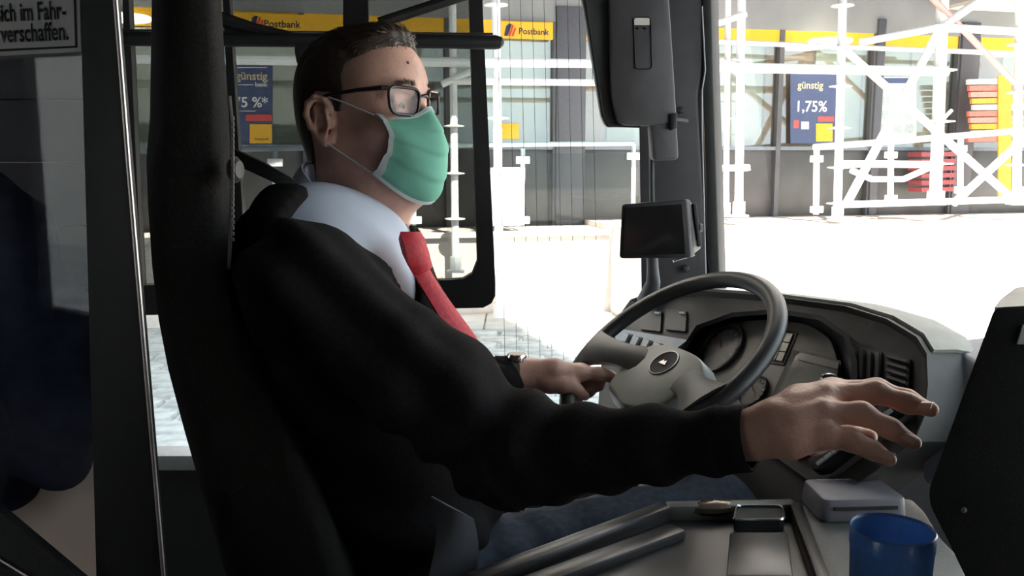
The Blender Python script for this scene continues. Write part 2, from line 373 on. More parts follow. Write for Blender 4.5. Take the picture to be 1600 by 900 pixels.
for j in range(21):
    Y = 4.6 + j * 0.315
    for x in np.arange(-4.6 + (j % 2) * 0.235, 2.1, 0.47):
        u = x / Y
        if cnt < 300 and (-0.47 < u < -0.30 and Y < 10.2 or -0.09 < u < 0.16 and Y > 6.2):
            o = bpy.data.objects.new('paver', pav[int(rng.integers(5))]); COL.objects.link(o); o.parent = street
            o.location = V((x, Y, 0.0)) - wloc(street); o.rotation_euler = (0, 0, rng.uniform(-.04, .04)); cnt += 1
# terrace in front of the bank
terr = thing('trim_2', fz(0, 0, 0), 'raised pale stone terrace in front of the bank', 'terrace', kind='structure')
part('terrace_slab', fbox(MB(), -16, 1.0, 0, 1.03, 0, 1.15), pale, terr, smooth=0)
part('terrace_slab', fbox(MB(), 1.0, 30, 0, 1.10, 0, 3.3), pale, terr, smooth=0)
part('terrace_edge', fbox(MB(), -16, 0.98, 0.985, 1.045, 1.1, 1.22), mat('coping', (0.6, 0.57, 0.53), 0.8), terr, smooth=0)
PZ = max(0.06, min(fp(781, 500, 1.5).z, fp(712, 425, 1.5).z)); plat = thing('stone_platform', (-1.2, 10.3, 0), 'low grey stone slab step with a kerb edge beside the street', 'step')
for i in range(6):
    part('slab', MB().box((-3.1 + i * 0.62, 10.25, PZ / 2), (0.6, 1.05, PZ)), mat('slab_stone', (0.42, 0.42, 0.40), 0.9, vary=0.12, scale=5), plat, bevel=0.008)
# bank building
BANK = thing('bank_building', fz(0, 0, 0), 'glass-fronted bank with dark frames and a yellow band behind the scaffolding', 'building')
dmetal = mat('facade_dark_metal', (0.085, 0.085, 0.095), 0.5, vary=0.12, scale=4)
yel = mat('yellow_band', (0.80, 0.42, 0.012), 0.55, vary=0.05, scale=4)
fglass = glass('shop_glass', (0.85, 0.88, 0.86), 0.14, 0.03)
inner = mat('blind_white', (0.50, 0.51, 0.46), 0.8, vary=0.08, scale=2)
ZB = fp(800, 352).z; ZG0 = fp(800, 230).z; ZY0, ZY1 = fp(800, 59).z, fp(800, 33).z
part('fascia', fbox(MB(), -16, 30, ZY1, 7.5, -0.3, 0.05), mat('fascia_grey', (0.24, 0.24, 0.24), 0.6, vary=0.1, scale=2), BANK, smooth=0)
part('shade_canopy', fbox(MB(), -16, 30, 4.45, 4.6, 0, 3.6), dmetal, BANK, smooth=0)  # unseen roof slab added to keep the facade below in shade
part('upper_wall', fbox(MB(), -16, 30, 7.5, 14, -0.3, 0.05), pale, BANK, smooth=0)
cols = [-700, -300, 60, 205, 478, 700, 866, 908, 1212, 1356, 1485, 1512, 1700, 2100]
us = [fu(c) for c in cols]
for i in range(len(us) - 1):
    u0, u1 = us[i] + 0.03, us[i + 1] - 0.03
    if u1 - u0 > 0.45:
        part('yellow_panel', fbox(MB(), u0, u1, ZY0, ZY1, -0.02, 0.04), yel, BANK, smooth=0)
        part('window_pane', fbox(MB(), u0, u1, ZG0, ZY0, -0.03, -0.02), fglass, BANK, smooth=0)
        part('base_panel', fbox(MB(), u0, u1, 1.0, ZG0, -0.05, -0.01), mat('base_panel', (0.075, 0.075, 0.075), 0.45, vary=0.3, scale=1.5), BANK, bevel=0.006)
for i, u in enumerate(us):
    part('mullion', fbox(MB(), u - 0.035, u + 0.035, 0.9, ZY1, -0.06, 0.06), dmetal, BANK, smooth=0)
for a, b in ((866, 908), (1485, 1512), (1356, 1368)):
    part('column', fbox(MB(), fu(a), fu(b), 0.9, ZY1 + 0.2, -0.2, 0.09), mat('column_grey', (0.085, 0.085, 0.10), 0.5, vary=0.08), BANK, bevel=0.01)
part('sill_bar', fbox(MB(), -16, 30, ZG0 - 0.03, ZG0 + 0.02, -0.05, 0.05), mat('blue_grey_metal', (0.16, 0.19, 0.23), 0.5), BANK, smooth=0)
# blinds / interior wall behind the glass, panel by panel
for i in range(26):
    u = -8 + i * 0.78
    part('blind', fbox(MB(), u, u + 0.74, ZG0 - 0.1, ZY0 + 0.05, -0.14, -0.11), inner if i % 4 != 3 else mat('terracotta_screen', (0.42, 0.29, 0.23), 0.8), BANK, smooth=0)
part('back_wall', fbox(MB(), -16, 30, 0.9, 4.2, -1.6, -1.5), mat('bank_interior', (0.6, 0.58, 0.52), 0.8), BANK, smooth=0)
lampm = bpy.data.materials.new('ceiling_lamp_glow'); lampm.use_nodes = True; lb = lampm.node_tree.nodes['Principled BSDF']; lb.inputs['Emission Color'].default_value = (1, 0.9, 0.72, 1); lb.inputs['Emission Strength'].default_value = 5
for px in (1270, 1590, 215):
    c = fp(px, 52, -0.2); part('ceiling_lamp', MB().lathe([(0, 0.02), (0.28, 0.02), (0.3, 0.0), (0.28, -0.03), (0, -0.04)], fz(fu(px), ZY1 - 0.16, 0.3), (0, 0, 1), 20), lampm, BANK)
# hanging signs
def sign(px0, px1, py0, py1, lx, tx0, tx1, ty, off, label):
    t = thing('bank_sign', fp((px0 + px1) / 2, py1, off), label, 'sign')
    q = [fp(px0, py1, off), fp(px1, py1 + 3, off), fp(px1, py0 + 3, off), fp(px0, py0, off)]
    part('sign_board', MB().prism(q, -FN * 0.05), yel, t, smooth=0)
    x = (q[1] - q[0]).normalized()
    text('lettering', 'Postbank', mat('navy_print', (0.012, 0.015, 0.05), 0.6), fp(tx0, ty, off + 0.004), x, UP, width=(fp(tx1, ty, off) - fp(tx0, ty, off)).length, parent=t, bold=0.012)
    h = (ty - py0) / (py1 - py0); k = (px1 - px0) / 80
    o = fp(lx, ty + 3, off + 0.004); sc = 0.155
    def stripe(m, pts): part('logo_stripe', MB().prism([o + x * (a * sc) + UP * (b * sc) for a, b in pts], FN * 0.004), m, t, smooth=0)
    stripe(mat('navy_print', (0.012, 0.015, 0.05)), [(0, 0.02), (0.28, 0), (0.62, 0.95), (0.42, 1.0), (0.18, 0.8)])
    stripe(mat('red_print', (0.6, 0.03, 0.04)), [(0.36, 0), (0.52, 0), (0.82, 0.85), (0.7, 0.95)])
    stripe(mat('red_print', (0.6, 0.03, 0.04)), [(0.62, 0), (0.78, 0), (1.0, 0.6), (0.92, 0.75)])
    return t
sign(783, 864, 33, 59, 788, 811, 858, 53, 0.12, 'bright yellow bank sign with navy lettering to the left of the dark visor unit')
sign(366, 476, 20, 50, 391, 413, 470, 42, 0.12, 'dim yellow bank sign seen above the driver through the tinted glass')
# posters in the bank windows
navy = mat('poster_navy', (0.055, 0.075, 0.16), 0.6, vary=0.06); redp = mat('poster_red', (0.6, 0.08, 0.07), 0.6); gold = mat('poster_gold', (0.60, 0.50, 0.32), 0.6); yelp = mat('poster_yellow', (0.75, 0.42, 0.03), 0.6)
def pquad(x0, x1, y0, y1, off): return [fp(x0, y1, off), fp(x1, y1, off), fp(x1, y0, off), fp(x0, y0, off)]
def poster(x0, x1, y0, y1, label, txts, rects, off=0.04):
    t = thing('poster', fp((x0 + x1) / 2, y1, off), label, 'poster'); q = pquad(x0, x1, y0, y1, off)
    part('sheet', MB().prism(q, -FN * 0.012), navy, t, smooth=0); x = (q[1] - q[0]).normalized()
    for body, a, b, yb, m in txts:
        text('lettering', body, m, fp(a, yb, off + 0.003), x, UP, width=(fp(b, yb, off) - fp(a, yb, off)).length, parent=t, bold=0.015)
    for a, b, c, d, m in rects: part('printed_block', MB().prism(pquad(a, b, c, d, off + 0.003), -FN * 0.002), m, t, smooth=0)
    return t
poster(338, 426, 98, 226, 'navy bank poster with gold and white lettering beside the seat headrest',
       [('günstig', 368, 418, 124, gold), ('bank', 399, 418, 135, white), ('75 %*', 366, 419, 167, white), ('Postbank', 398, 420, 219, mat('navy_print', (0.012, 0.015, 0.05)))],
       [(366, 396, 132, 133, white), (366, 417, 105, 106, white), (368, 400, 173, 174, white), (384, 425, 179, 189, redp), (390, 425, 194, 224, yelp)])
poster(1235, 1307, 112, 224, 'navy bank poster with white percentage lettering behind the scaffolding',
       [('günstig', 1246, 1286, 138, gold), ('1,75%', 1246, 1292, 174, white)],
       [(1278, 1303, 182, 190, redp), (1275, 1301, 193, 221, yelp), (1252, 1264, 190, 202, white), (1240, 1248, 188, 200, redp)])
t = thing('window_notice', fp(1402, 240, 0.05), 'pale notice panel with small squares in the bank window behind the crossed braces', 'panel')
part('sheet', MB().prism(pquad(1370, 1432, 120, 218, 0.05), -FN * 0.012), mat('notice_pale', (0.55, 0.60, 0.58), 0.6), t, smooth=0)
for i in range(3):
    for j in range(3): part('printed_block', MB().prism(pquad(1378 + i * 18, 1391 + i * 18, 150 + j * 22, 164 + j * 22, 0.054), -FN * 0.002), mat('notice_grey', (0.40, 0.46, 0.46)), t, smooth=0)
part('printed_block', MB().prism(pquad(1372, 1430, 122, 130, 0.054), -FN * 0.002), navy, t, smooth=0)
t = thing('yellow_mailbox', fp(798, 218, 0.3), 'square yellow panel in the bank window under the bright sign', 'panel')
part('panel_face', MB().prism(pquad(784, 811, 192, 217, 0.03), -FN * 0.03), yelp, t, bevel=0.006)
# handrails on the terrace
hr = mat('handrail_steel', (0.50, 0.60, 0.60), 0.4, 0.3, vary=0.06)
def railing(name_label, top, posts, off, m, r=0.032, clamps=True):
    a = fp(*top[0], off); t = thing('handrail', V((a.x, a.y, 1.05)), name_label, 'railing')
    part('top_rail', MB().tube([fp(*p, off) for p in top], r, 10), m, t)
    for (x, y0, y1) in posts:
        po = part('post', MB().tube([fp(x, y0, off), fp(x - 1, y1, off)], r * 0.9, 10), m, t)
        if clamps:
            for yy in (y0 + 18, y1 - 8): part('clamp', MB().box(fp(x, yy, off + 0.04), (0.17, 0.05, 0.09)), white, po, bevel=0.01)
    return t
h1 = railing('pale steel handrail with glass infill between the window frame and the pillar', [(640, 228), (770, 226), (990, 224)], [(648, 232, 352), (817, 232, 352), (990, 226, 345)], 0.95, hr)
part('glass_infill', MB().prism([fp(822, 345, 0.95), fp(985, 343, 0.95), fp(985, 240, 0.95), fp(822, 240, 0.95)], FN * 0.01), glass('rail_glass', (0.80, 0.82, 0.81), 0.015), h1, smooth=0)
h2 = railing('blue-grey handrail post and rail between the seat and the driver', [(205, 236), (372, 233), (520, 230)], [(430, 236, 330), (520, 234, 330)], 0.95, mat('blue_grey_metal', (0.16, 0.19, 0.23)))
h3 = railing('thick white handrail rising to the right through the scaffolding', [(1272, 230), (1392, 221), (1500, 212), (1640, 200)], [(1276, 230, 335), (1392, 224, 318), (1501, 214, 305), (1592, 206, 305)], 1.0, mat('white_rail', (0.75, 0.75, 0.75)), 0.045)
# scaffolding
SC = thing('scaffolding', fp(1300, 345, 1.5), 'sunlit galvanised scaffolding of standards, ledgers and crossed braces along the bank', 'scaffold')
galv = mat('galvanised_tube', (0.78, 0.78, 0.77), 0.55, vary=0.05, scale=12); redt = mat('red_tube', (0.72, 0.30, 0.27), 0.55)
OFF = 1.5; TR = 0.046
def std(px0, px1, y1, r=TR, off=OFF, ros=()):
    o = part('standard', MB().tube([fp(px0, -60, off), fp(px1, y1, off)], r, 10), galv, SC)
    for yy in ros:
        t = (yy + 60) / (y1 + 60); c = fp(px0 + (px1 - px0) * t, yy, off)
        part('rosette', MB().lathe([(r, -0.02), (r * 1.3, -0.014), (r * 2.7, -0.006), (r * 2.7, 0.006), (r * 1.3, 0.014), (r, 0.02)], c, (0, 0, 1), 12), galv, o)
    f = fp(px1, y1, off); part('base_plate', MB().box((f.x, f.y, f.z + 0.01), (0.2, 0.2, 0.02)).tube([f, f + UP * 0.18], r * 1.5, 8), galv, o)
std(706, 712, 425, 0.044, OFF, (127, 197, 271, 342))
std(774, 781, 500, 0.051, OFF, (8, 97, 185, 270, 340, 420))
std(1159, 1154, 338, 0.051, OFF, (95, 185, 265)); std(1138, 1134, 338, 0.039, 0.6, (95, 262))
std(1318, 1308, 345, 0.051, OFF, (9, 75, 135, 200, 262, 318)); std(1475, 1461, 320, 0.076, OFF, (42, 110, 190, 256)); std(1594, 1588, 320, 0.055, OFF, (70, 145, 258))
def led(name, a, b, r=TR, m=galv, off=OFF): part(name, MB().tube([fp(*a, off + 0.06), fp(*b, off + 0.06)], r, 10), m, SC)
led('ledger', (100, 90), (780, 98), 0.055); led('ledger', (780, 98), (1010, 100), 0.051); led('ledger', (706, 127), (1010, 130), 0.039)
led('ledger', (1000, 103), (1480, 112), 0.059); led('ledger', (1090, 64), (1640, 86), 0.034, galv, 0.6); led('ledger', (1345, 66), (1472, 42), 0.046); led('ledger', (1470, 43), (1640, 52), 0.051)
led('ledger', (1308, 256), (1465, 257), 0.046); led('ledger', (1110, 263), (1170, 262), 0.041); led('ledger', (1308, 320), (1640, 310), 0.044); led('ledger', (1110, 40), (1165, 22), 0.039)
led('brace', (1320, 78), (1588, 316), 0.049); led('brace', (1322, 320), (1466, 50), 0.054); led('brace', (1490, 318), (1640, 180), 0.051); led('brace', (1448, -12), (1584, 128), 0.041, redt)
led('brace', (1468, 44), (1560, -20), 0.054); led('brace', (1455, 205), (1487, 172), 0.024); led('brace', (690, 132), (735, 112), 0.041)
led('outrigger', (1330, 266), (1362, 280), 0.037); led('outrigger', (1362, 280), (1412, 280), 0.037); led('outrigger', (1412, 280), (1466, 256), 0.037)
for i in range(14):
    part('deck_plank', fbox(MB(), fu(1440) + i * 0.0 - 0.2, fu(1700), fp(1500, -6, 1.5).z, fp(1500, -6, 1.5).z + 0.05, 1.5 - i * 0.0 + 0.05, 0.6), mat('deck_board', (0.7, 0.6, 0.52), 0.8), SC, smooth=0) if i == 0 else None
# white sheeted box and things stacked behind the scaffold
t = thing('site_box', fp(792, 352, 1.2), 'white site cabinet standing beside the scaffold standard', 'cabinet')
part('cabinet_body', MB().prism([fp(764, 353, 1.12), fp(814, 353, 1.12), fp(814, 268, 1.12), fp(764, 268, 1.12)], -FN * 0.3), white, t, bevel=0.01)
part('cabinet_lid', MB().prism([fp(762, 268, 1.14), fp(816, 268, 1.14), fp(816, 262, 1.14), fp(762, 262, 1.14)], -FN * 0.34), white, t, bevel=0.01)
bcol = [(0.75, 0.16, 0.12), (0.8, 0.75, 0.7), (0.75, 0.32, 0.03), (0.72, 0.25, 0.2)]
t = thing('reflection_boards', fp(1555, 235, 0.5), 'red, white and orange boards standing in for a glass reflection at the far right', 'barrier')  # coloured boards built in place of a striped reflection in the bank glass
for i in range(10):
    a = 222 - i * 10; part('board', MB().prism([fp(1513 + (i * 7) % 9, a, 0.5), fp(1640, a - 2, 0.5), fp(1640, a - 10, 0.5), fp(1513 + (i * 7) % 9, a - 8, 0.5)], -FN * 0.05), mat('board_%d' % (i % 4), bcol[i % 4], 0.6), t, smooth=0)
part('upright', MB().prism([fp(1560, 310, 0.52), fp(1580, 310, 0.52), fp(1580, 118, 0.52), fp(1560, 118, 0.52)], -FN * 0.02), mat('board_2', bcol[2]), t, smooth=0)
t = thing('red_crate', fp(1465, 308, 0.5), 'dark red slatted crate behind the white handrail', 'crate')
for i in range(6): part('slat', MB().prism([fp(1440, 300 - i * 11, 0.5), fp(1494, 299 - i * 11, 0.5), fp(1494, 292 - i * 11, 0.5), fp(1440, 293 - i * 11, 0.5)], -FN * 0.3), mat('crate_red', (0.30, 0.06, 0.07), 0.6), t, smooth=0)
# unseen building added behind the camera so its shadow covers the bus
ob = thing('shadow_building', (-9, -14, 0), 'unseen building added on the near side of the street for its shadow', 'building', kind='structure')
part('shadow_wall', MB().box((-9.4, -14.5, 10.5), (31.1, 11, 21)), mat('shadow_building_render', (0.78, 0.75, 0.70), 0.9, vary=0.06, scale=6), ob, smooth=0)
# ================================================================== CAB
# ---- partition behind the driver
PY = 0.85; PD = V((-0.95, 0.31, 0)); e0 = at(188, -30, PY); e1 = at(258, 930, PY)
part_t = thing('cab_partition', V((e1.x, e1.y, FL)), 'dark glazed cab partition with a thin metal edge behind the driver seat', 'partition')
def pp(px, py, off=0):
    n = V((-PD.y, PD.x, 0)); n = n if n.y < 0 else -n
    return onp(px, py, at(218, 450, PY) + n * off, n)
PN = V((-PD.y, PD.x, 0)); PN = PN if PN.y < 0 else -PN
part('edge_trim', MB().tube([pp(143, -480, 0.004), pp(178, -30, 0.004), pp(200, 250, 0.004), pp(217, 450, 0.004), pp(258, 930, 0.004)], 0.0022, 8), alu, part_t)
part('frame_post', MB().prism([pp(110, -480), pp(142, -480), pp(177, -30), pp(257, 930), pp(150, 930)], -PN * 0.008), blackp, part_t, bevel=0.002)
part('pane', MB().prism([pp(-150, -480, -0.01), pp(114, -480, -0.01), pp(152, 930, -0.01), pp(-150, 930, -0.01)], -PN * 0.005), glass('smoked_partition', (0.9, 0.9, 0.92), 0.04), part_t, smooth=0)
zf = pp(200, 930).z
part('lower_panel', MB().prism([V((*pp(-150, 930).xy, FL)), V((*pp(257, 930).xy, FL)), pp(257, 930), pp(-150, 930)], -PN * 0.03), blackp, part_t, smooth=0)
rear = thing('reflection_panel', V((*pp(30, 760, -0.3).xy, FL)), 'dark grooved panel behind the glazed partition, standing in for grey reflections', 'panel')  # grooved boards added in place of grey reflections in the pane
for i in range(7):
    y0 = -40 + i * 98; part('board', MB().prism([pp(-200, y0 + 97.4, -0.34), pp(150 + (y0 + 97) * 0.085, y0 + 97.4, -0.34), pp(150 + y0 * 0.085, y0, -0.34), pp(-200, y0, -0.34)], -PN * 0.02), mat('reflection_panel_grey', (0.07, 0.07, 0.075), 0.7, vary=0.3, scale=4), rear, bevel=0.003)
for px in (-140, 176): part('reflection_panel_support', MB().prism([V((*pp(px, 640, -0.35).xy, FL)), V((*pp(px + 14, 640, -0.35).xy, FL)), pp(px + 14, 640, -0.35), pp(px, 640, -0.35)], -PN * 0.02), blackp, rear, smooth=0)
sg = thing('notice_sign', pp(60, 84, 0.003), 'white notice with black border and bold lettering on the partition', 'sign')
part('sheet', MB().prism([pp(-70, 91, 0.001), pp(127, 81, 0.001), pp(123, -30, 0.001), pp(-70, -30, 0.001)], PN * 0.0012), mat('sign_white', (0.62, 0.60, 0.60), 0.6, vary=0.04), sg, smooth=0)
def bar(a, b, c, d): part('border', MB().prism([pp(*a, 0.0025), pp(*b, 0.0025), pp(*c, 0.0025), pp(*d, 0.0025)], PN * 0.0005), blackink, sg, smooth=0)
bar((-70, 84), (121, 74.5), (121, 71.5), (-70, 80)); bar((118, 74), (121, 74), (118, -30), (114.5, -30))
sx = (pp(120, 75) - pp(-70, 84)).normalized()
for body, x1, yb, w in (('sich im Fahr-', 104, 29, 109), ('verschaffen.', 108, 61.5, 106)):
    a = pp(x1 - w, yb + 4.6 * w / 100, 0.0025); b = pp(x1, yb, 0.0025)
    text('lettering', body, blackink, a, b - a, (UP - sx * UP.dot(sx)), width=(b - a).length, parent=sg, bold=0.018, height=0.0165)
# jacket and bag behind the glass, solid stand-ins for reflections in it
def bounds(pts, pad):
    A = np.array([tuple(p) for p in pts]); return A.min(0) - pad, A.max(0) + pad
J = lambda x, y, o: pp(x, y, -o)
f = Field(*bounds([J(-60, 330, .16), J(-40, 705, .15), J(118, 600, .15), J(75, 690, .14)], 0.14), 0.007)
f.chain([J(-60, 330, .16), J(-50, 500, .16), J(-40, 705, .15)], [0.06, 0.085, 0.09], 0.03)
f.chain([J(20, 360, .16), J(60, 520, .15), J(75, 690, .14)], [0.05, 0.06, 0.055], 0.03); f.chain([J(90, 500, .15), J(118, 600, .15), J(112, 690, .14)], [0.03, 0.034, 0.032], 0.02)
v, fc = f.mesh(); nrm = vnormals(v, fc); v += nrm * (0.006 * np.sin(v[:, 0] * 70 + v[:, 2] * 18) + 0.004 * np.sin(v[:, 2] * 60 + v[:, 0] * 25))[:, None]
jk = part('jacket_reflection', (v, fc), mat('navy_reflection_cloth', (0.03, 0.036, 0.065), 0.9, vary=0.3, scale=40, spec=0.1, bump=0.3, bscale=300)); tag(jk, 'dark navy jacket shape standing in for a reflection in the glazed partition', 'jacket')
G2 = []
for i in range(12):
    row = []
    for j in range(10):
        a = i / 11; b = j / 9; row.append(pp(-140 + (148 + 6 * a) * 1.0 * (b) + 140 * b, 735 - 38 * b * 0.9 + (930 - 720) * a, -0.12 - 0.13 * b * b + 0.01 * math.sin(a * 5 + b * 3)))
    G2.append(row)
grey_refl = thing('grey_reflection', V((*pp(20, 930, -0.19).xy, FL)), 'pale grey mesh fabric standing in for a reflection below the navy jacket stand-in', 'seat')  # mesh shape standing in for a pale reflection in the partition pane
part('reflection_mesh', MB().grid(G2, 0.0015), cloth_mat('grey_reflection_mesh', (0.78, 0.72, 0.67), (0.90, 0.84, 0.78), 0.6, 400), grey_refl)
part('reflection_mesh_stand', MB().prism([V((*pp(0, 930, -0.2).xy, FL)), V((*pp(120, 930, -0.2).xy, FL)), pp(120, 930, -0.2), pp(0, 930, -0.2)], -PN * 0.03), blackp, grey_refl, smooth=0)
gr = thing('grab_strap', V((*pp(60, 850, 0.02).xy, FL)), 'dark diagonal strap with a thin metal edge in the lower left corner', 'strap')
part('strap_band', MB().prism([pp(-60, 730, 0.012), pp(140, 898, 0.012), pp(160, 930, 0.012), pp(80, 950, 0.012), pp(-60, 845, 0.012)], PN * 0.012), mat('strap_black', (0.02, 0.02, 0.022), 0.7, vary=0.3, scale=200, bump=0.4), gr, bevel=0.004)
part('strap_edge', MB().tube([pp(-60, 838, 0.028), pp(42, 900, 0.028), pp(80, 930, 0.028)], 0.0015, 6), alu, gr)
# ---- driver seat
SA = math.radians(20); SFW = V((math.cos(SA), math.sin(SA), 0)); SLT = V((-math.sin(SA), math.cos(SA), 0))
seat = thing('driver_seat', V((at(420, 900, 1.2).x, 1.22, FL)), 'tall dark fabric bus driver seat with stitched edge', 'seat')
prof_l = [(286, -330), (262, -318), (246, -280), (238, -200), (232, -60), (230, 60), (228, 180), (222, 250), (225, 330), (232, 430), (243, 520), (258, 600), (284, 700), (318, 820), (345, 920), (380, 1010)]
prof_r = [(296, -330), (322, -318), (338, -280), (344, -200), (350, -60), (357, 60), (364, 150), (368, 230), (368, 320), (370, 410), (388, 490), (432, 610), (490, 720), (545, 840), (575, 920), (600, 1010)]
NB = 16; rows = []
for (xl, yl), (xr, yr) in zip(prof_l, prof_r):
    A = at(xl, yl, 1.0); B = at(xr, yr, 1.0); ring = []
    wd = 0.46
    for k in range(NB * 2):
        th = 2 * math.pi * k / (NB * 2); cx = math.copysign(abs(math.cos(th)) ** 0.45, math.cos(th)); sy = math.copysign(abs(math.sin(th)) ** 0.45, math.sin(th))
        mid = (A + B) * 0.5; half = (B - A) * 0.5
        ring.append(mid + half * cx + SLT * (wd / 2 * (1 + sy)) * 0.98 + V((0, 0, 0)))
    rows.append(ring)
part('backrest', MB().grid(rows, closed=True).add(rows[0], [tuple(range(NB * 2))]).add(rows[-1], [tuple(range(NB * 2))]), seatf, seat, smooth=60)
pr = [at(x - 6, y, 0.985) for x, y in ((364, 150), (368, 190), (369, 240), (369, 300), (366, 360), (364, 420))]
part('piping', MB().tube(pr, 0.0022, 6), mat('piping_grey', (0.10, 0.09, 0.085), 0.7), seat)
for i in range(22): 
    y = 185 + i * 9; part('stitch', MB().box(at(363.5, y, 0.984), (0.003, 0.003, 0.004)), mat('stitch_grey', (0.16, 0.15, 0.14), 0.7), seat, smooth=0)
cushc = at(650, 1010, 1.22)
part('cushion', MB().box((cushc.x + 0.04, 1.34, 1.13), (0.42, 0.38, 0.14), Matrix.Rotation(SA * 0.5, 3, 'Z')), seatf, seat, bevel=0.05, bseg=3)
part('pedestal', MB().box((cushc.x + 0.02, 1.34, 0.93), (0.3, 0.3, 0.27)), blackp, seat, bevel=0.02)
part('belt_guide', MB().lathe([(0, 0), (0.012, 0.003), (0.015, 0.008), (0.010, 0.013), (0, 0.014)], at(358, 265, 1.0), (1, -0.2, 0), 14), mat('guide_tan', (0.055, 0.047, 0.042), 0.5), seat)
# ---- console tray between camera and driver
TZ = 1.42
con = thing('console', V((0.2, 0.9, FL)), 'dark console with a glossy tray between the driver and the camera', 'console')
Z = lambda x, y, z=TZ: onz(x, y, z)
gloss = mat('tray_gloss', (0.020, 0.019, 0.020), 0.36, vary=0.15, scale=20, bump=0.05)
L0, L1, L2 = Z(735, 900), Z(1040, 786), Z(1243, 782)
S1 = Z(1290, 905); nearL = L0 + (S1 - L2) * 1.6 + V((-0.05, 0, 0)); nearR = S1 + (S1 - L2) * 1.6
down = V((0, 0, FL - TZ))
part('body', MB().prism([p + V((0, 0, -0.03)) for p in (L0, L1, L2, nearR, nearL)], down + V((0, 0, 0.03))), blackp, con, smooth=0)
part('tray_floor', MB().prism([p + V((0, 0, -0.022)) for p in (L0, L1, L2, nearR, nearL)], (0, 0, -0.008)), gloss, con, smooth=0)
def ridge(a, b, w, h, m=darkp, nm='tray_rim'):
    d = (b - a).normalized(); s = V((-d.y, d.x, 0)) * w
    part(nm, MB().prism([a - s + V((0, 0, -0.025)), b - s + V((0, 0, -0.025)), b + s + V((0, 0, -0.025)), a + s + V((0, 0, -0.025))], (0, 0, h + 0.025), 1.0), m, con, bevel=0.006)
ridge(L0, L1, 0.013, 0.0, gloss); ridge(L1, L2, 0.012, -0.0, midp); ridge(L2, nearR, 0.010, 0.0, gloss); 
ridge(Z(800, 905), Z(1060, 812), 0.016, -0.008, gloss, 'tray_step')
sl = rpoly([Z(1146, 812), Z(1226, 812), Z(1222, 790), Z(1150, 790)], 0.01)
part('slot_rim', MB().tube(sl + [sl[0]], 0.0022, 8), chrome, con); part('slot_well', MB().prism([p + V((0, 0, -0.002)) for p in sl], (0, 0, -0.015)), rubber, con, smooth=0)
part('slot_ramp', MB().prism([Z(1140, 830), Z(1232, 830), Z(1240, 900), Z(1135, 900)], (0, 0, -0.02), 0.96), gloss, con, bevel=0.004)
lt = thing('coin_dish', Z(1116, 806, TZ - 0.02), 'small oval glossy metal object lying at the tray edge', 'dish')
R3 = Matrix.Rotation(0.15, 3, 'Z')
lm = MB().lathe([(0, 0.0), (0.016, 0.0), (0.02, 0.006), (0.019, 0.014), (0.012, 0.02), (0, 0.022)], (0, 0, 0), (0, 0, 1), 24); c0 = Z(1116, 806, TZ - 0.02)
lm.v = [tuple(c0 + R3 @ V((p[0] * 1.9, p[1] * 0.8, p[2] * 0.8 + 0.005))) for p in lm.v]; part('dish_body', lm, mat('bronze_gloss', (0.20, 0.15, 0.11), 0.25, 0.7), lt)
# right hand shelf
sh = thing('side_shelf', V((0.45, 0.9, FL)), 'grey matte shelf with a rounded corner to the right of the tray', 'shelf')
sp = [Z(1250, 781), Z(1424, 778), Z(1446, 800), Z(1470, 840), Z(1500, 870), Z(1512, 905), nearR + V((0.16, 0, 0)), nearR + V((0.012, 0, 0)), Z(1296, 905)]
part('shelf_top', MB().prism(rpoly(sp, 0.012), (0, 0, -0.03)), mat('shelf_grey', (0.085, 0.09, 0.085), 0.55, vary=0.15, scale=200, bump=0.3, bscale=700), sh, bevel=0.004)
part('shelf_body', MB().prism([p + V((0, 0, -0.031)) for p in sp], down + V((0, 0, 0.031))), blackp, sh, smooth=0)
# card box
bx = thing('reader_box', Z(1345, 815), 'flat grey plastic card reader box behind the blue cup', 'box')
b0, b1 = Z(1283, 818), Z(1420, 815); bxx = (b1 - b0).normalized(); bxy = V((-bxx.y, bxx.x, 0)); bw = (b1 - b0).length * 1.0; bd = 0.085; bh = 0.032
bm_ = [b0, b0 + bxx * bw, b0 + bxx * (bw - 0.002) + bxy * bd, b0 + bxx * 0.002 + bxy * bd]
part('case', MB().prism(rpoly(bm_, 0.012), (0, 0, bh), 0.95), mat('box_grey', (0.16, 0.15, 0.17), 0.45, vary=0.08, bump=0.1, bscale=900), bx, bevel=0.004)
fc_ = b0 + V((0, 0, bh * 0.62)); part('slot', MB().box(fc_ + bxx * bw * 0.5 - bxy * -0.001, (bw * 0.72, 0.006, 0.004), Matrix.Rotation(math.atan2(bxx.y, bxx.x), 3, 'Z')), blackink, bx, smooth=0)
for a, w_ in ((0.28, 0.022), (0.46, 0.03)): part('print_mark', MB().box(b0 + bxx * bw * a + bxy * bd * 0.9 + V((0, 0, bh + 0.0003)), (w_, 0.003, 0.0006), Matrix.Rotation(math.atan2(bxx.y, bxx.x), 3, 'Z')), lightp, bx, smooth=0)
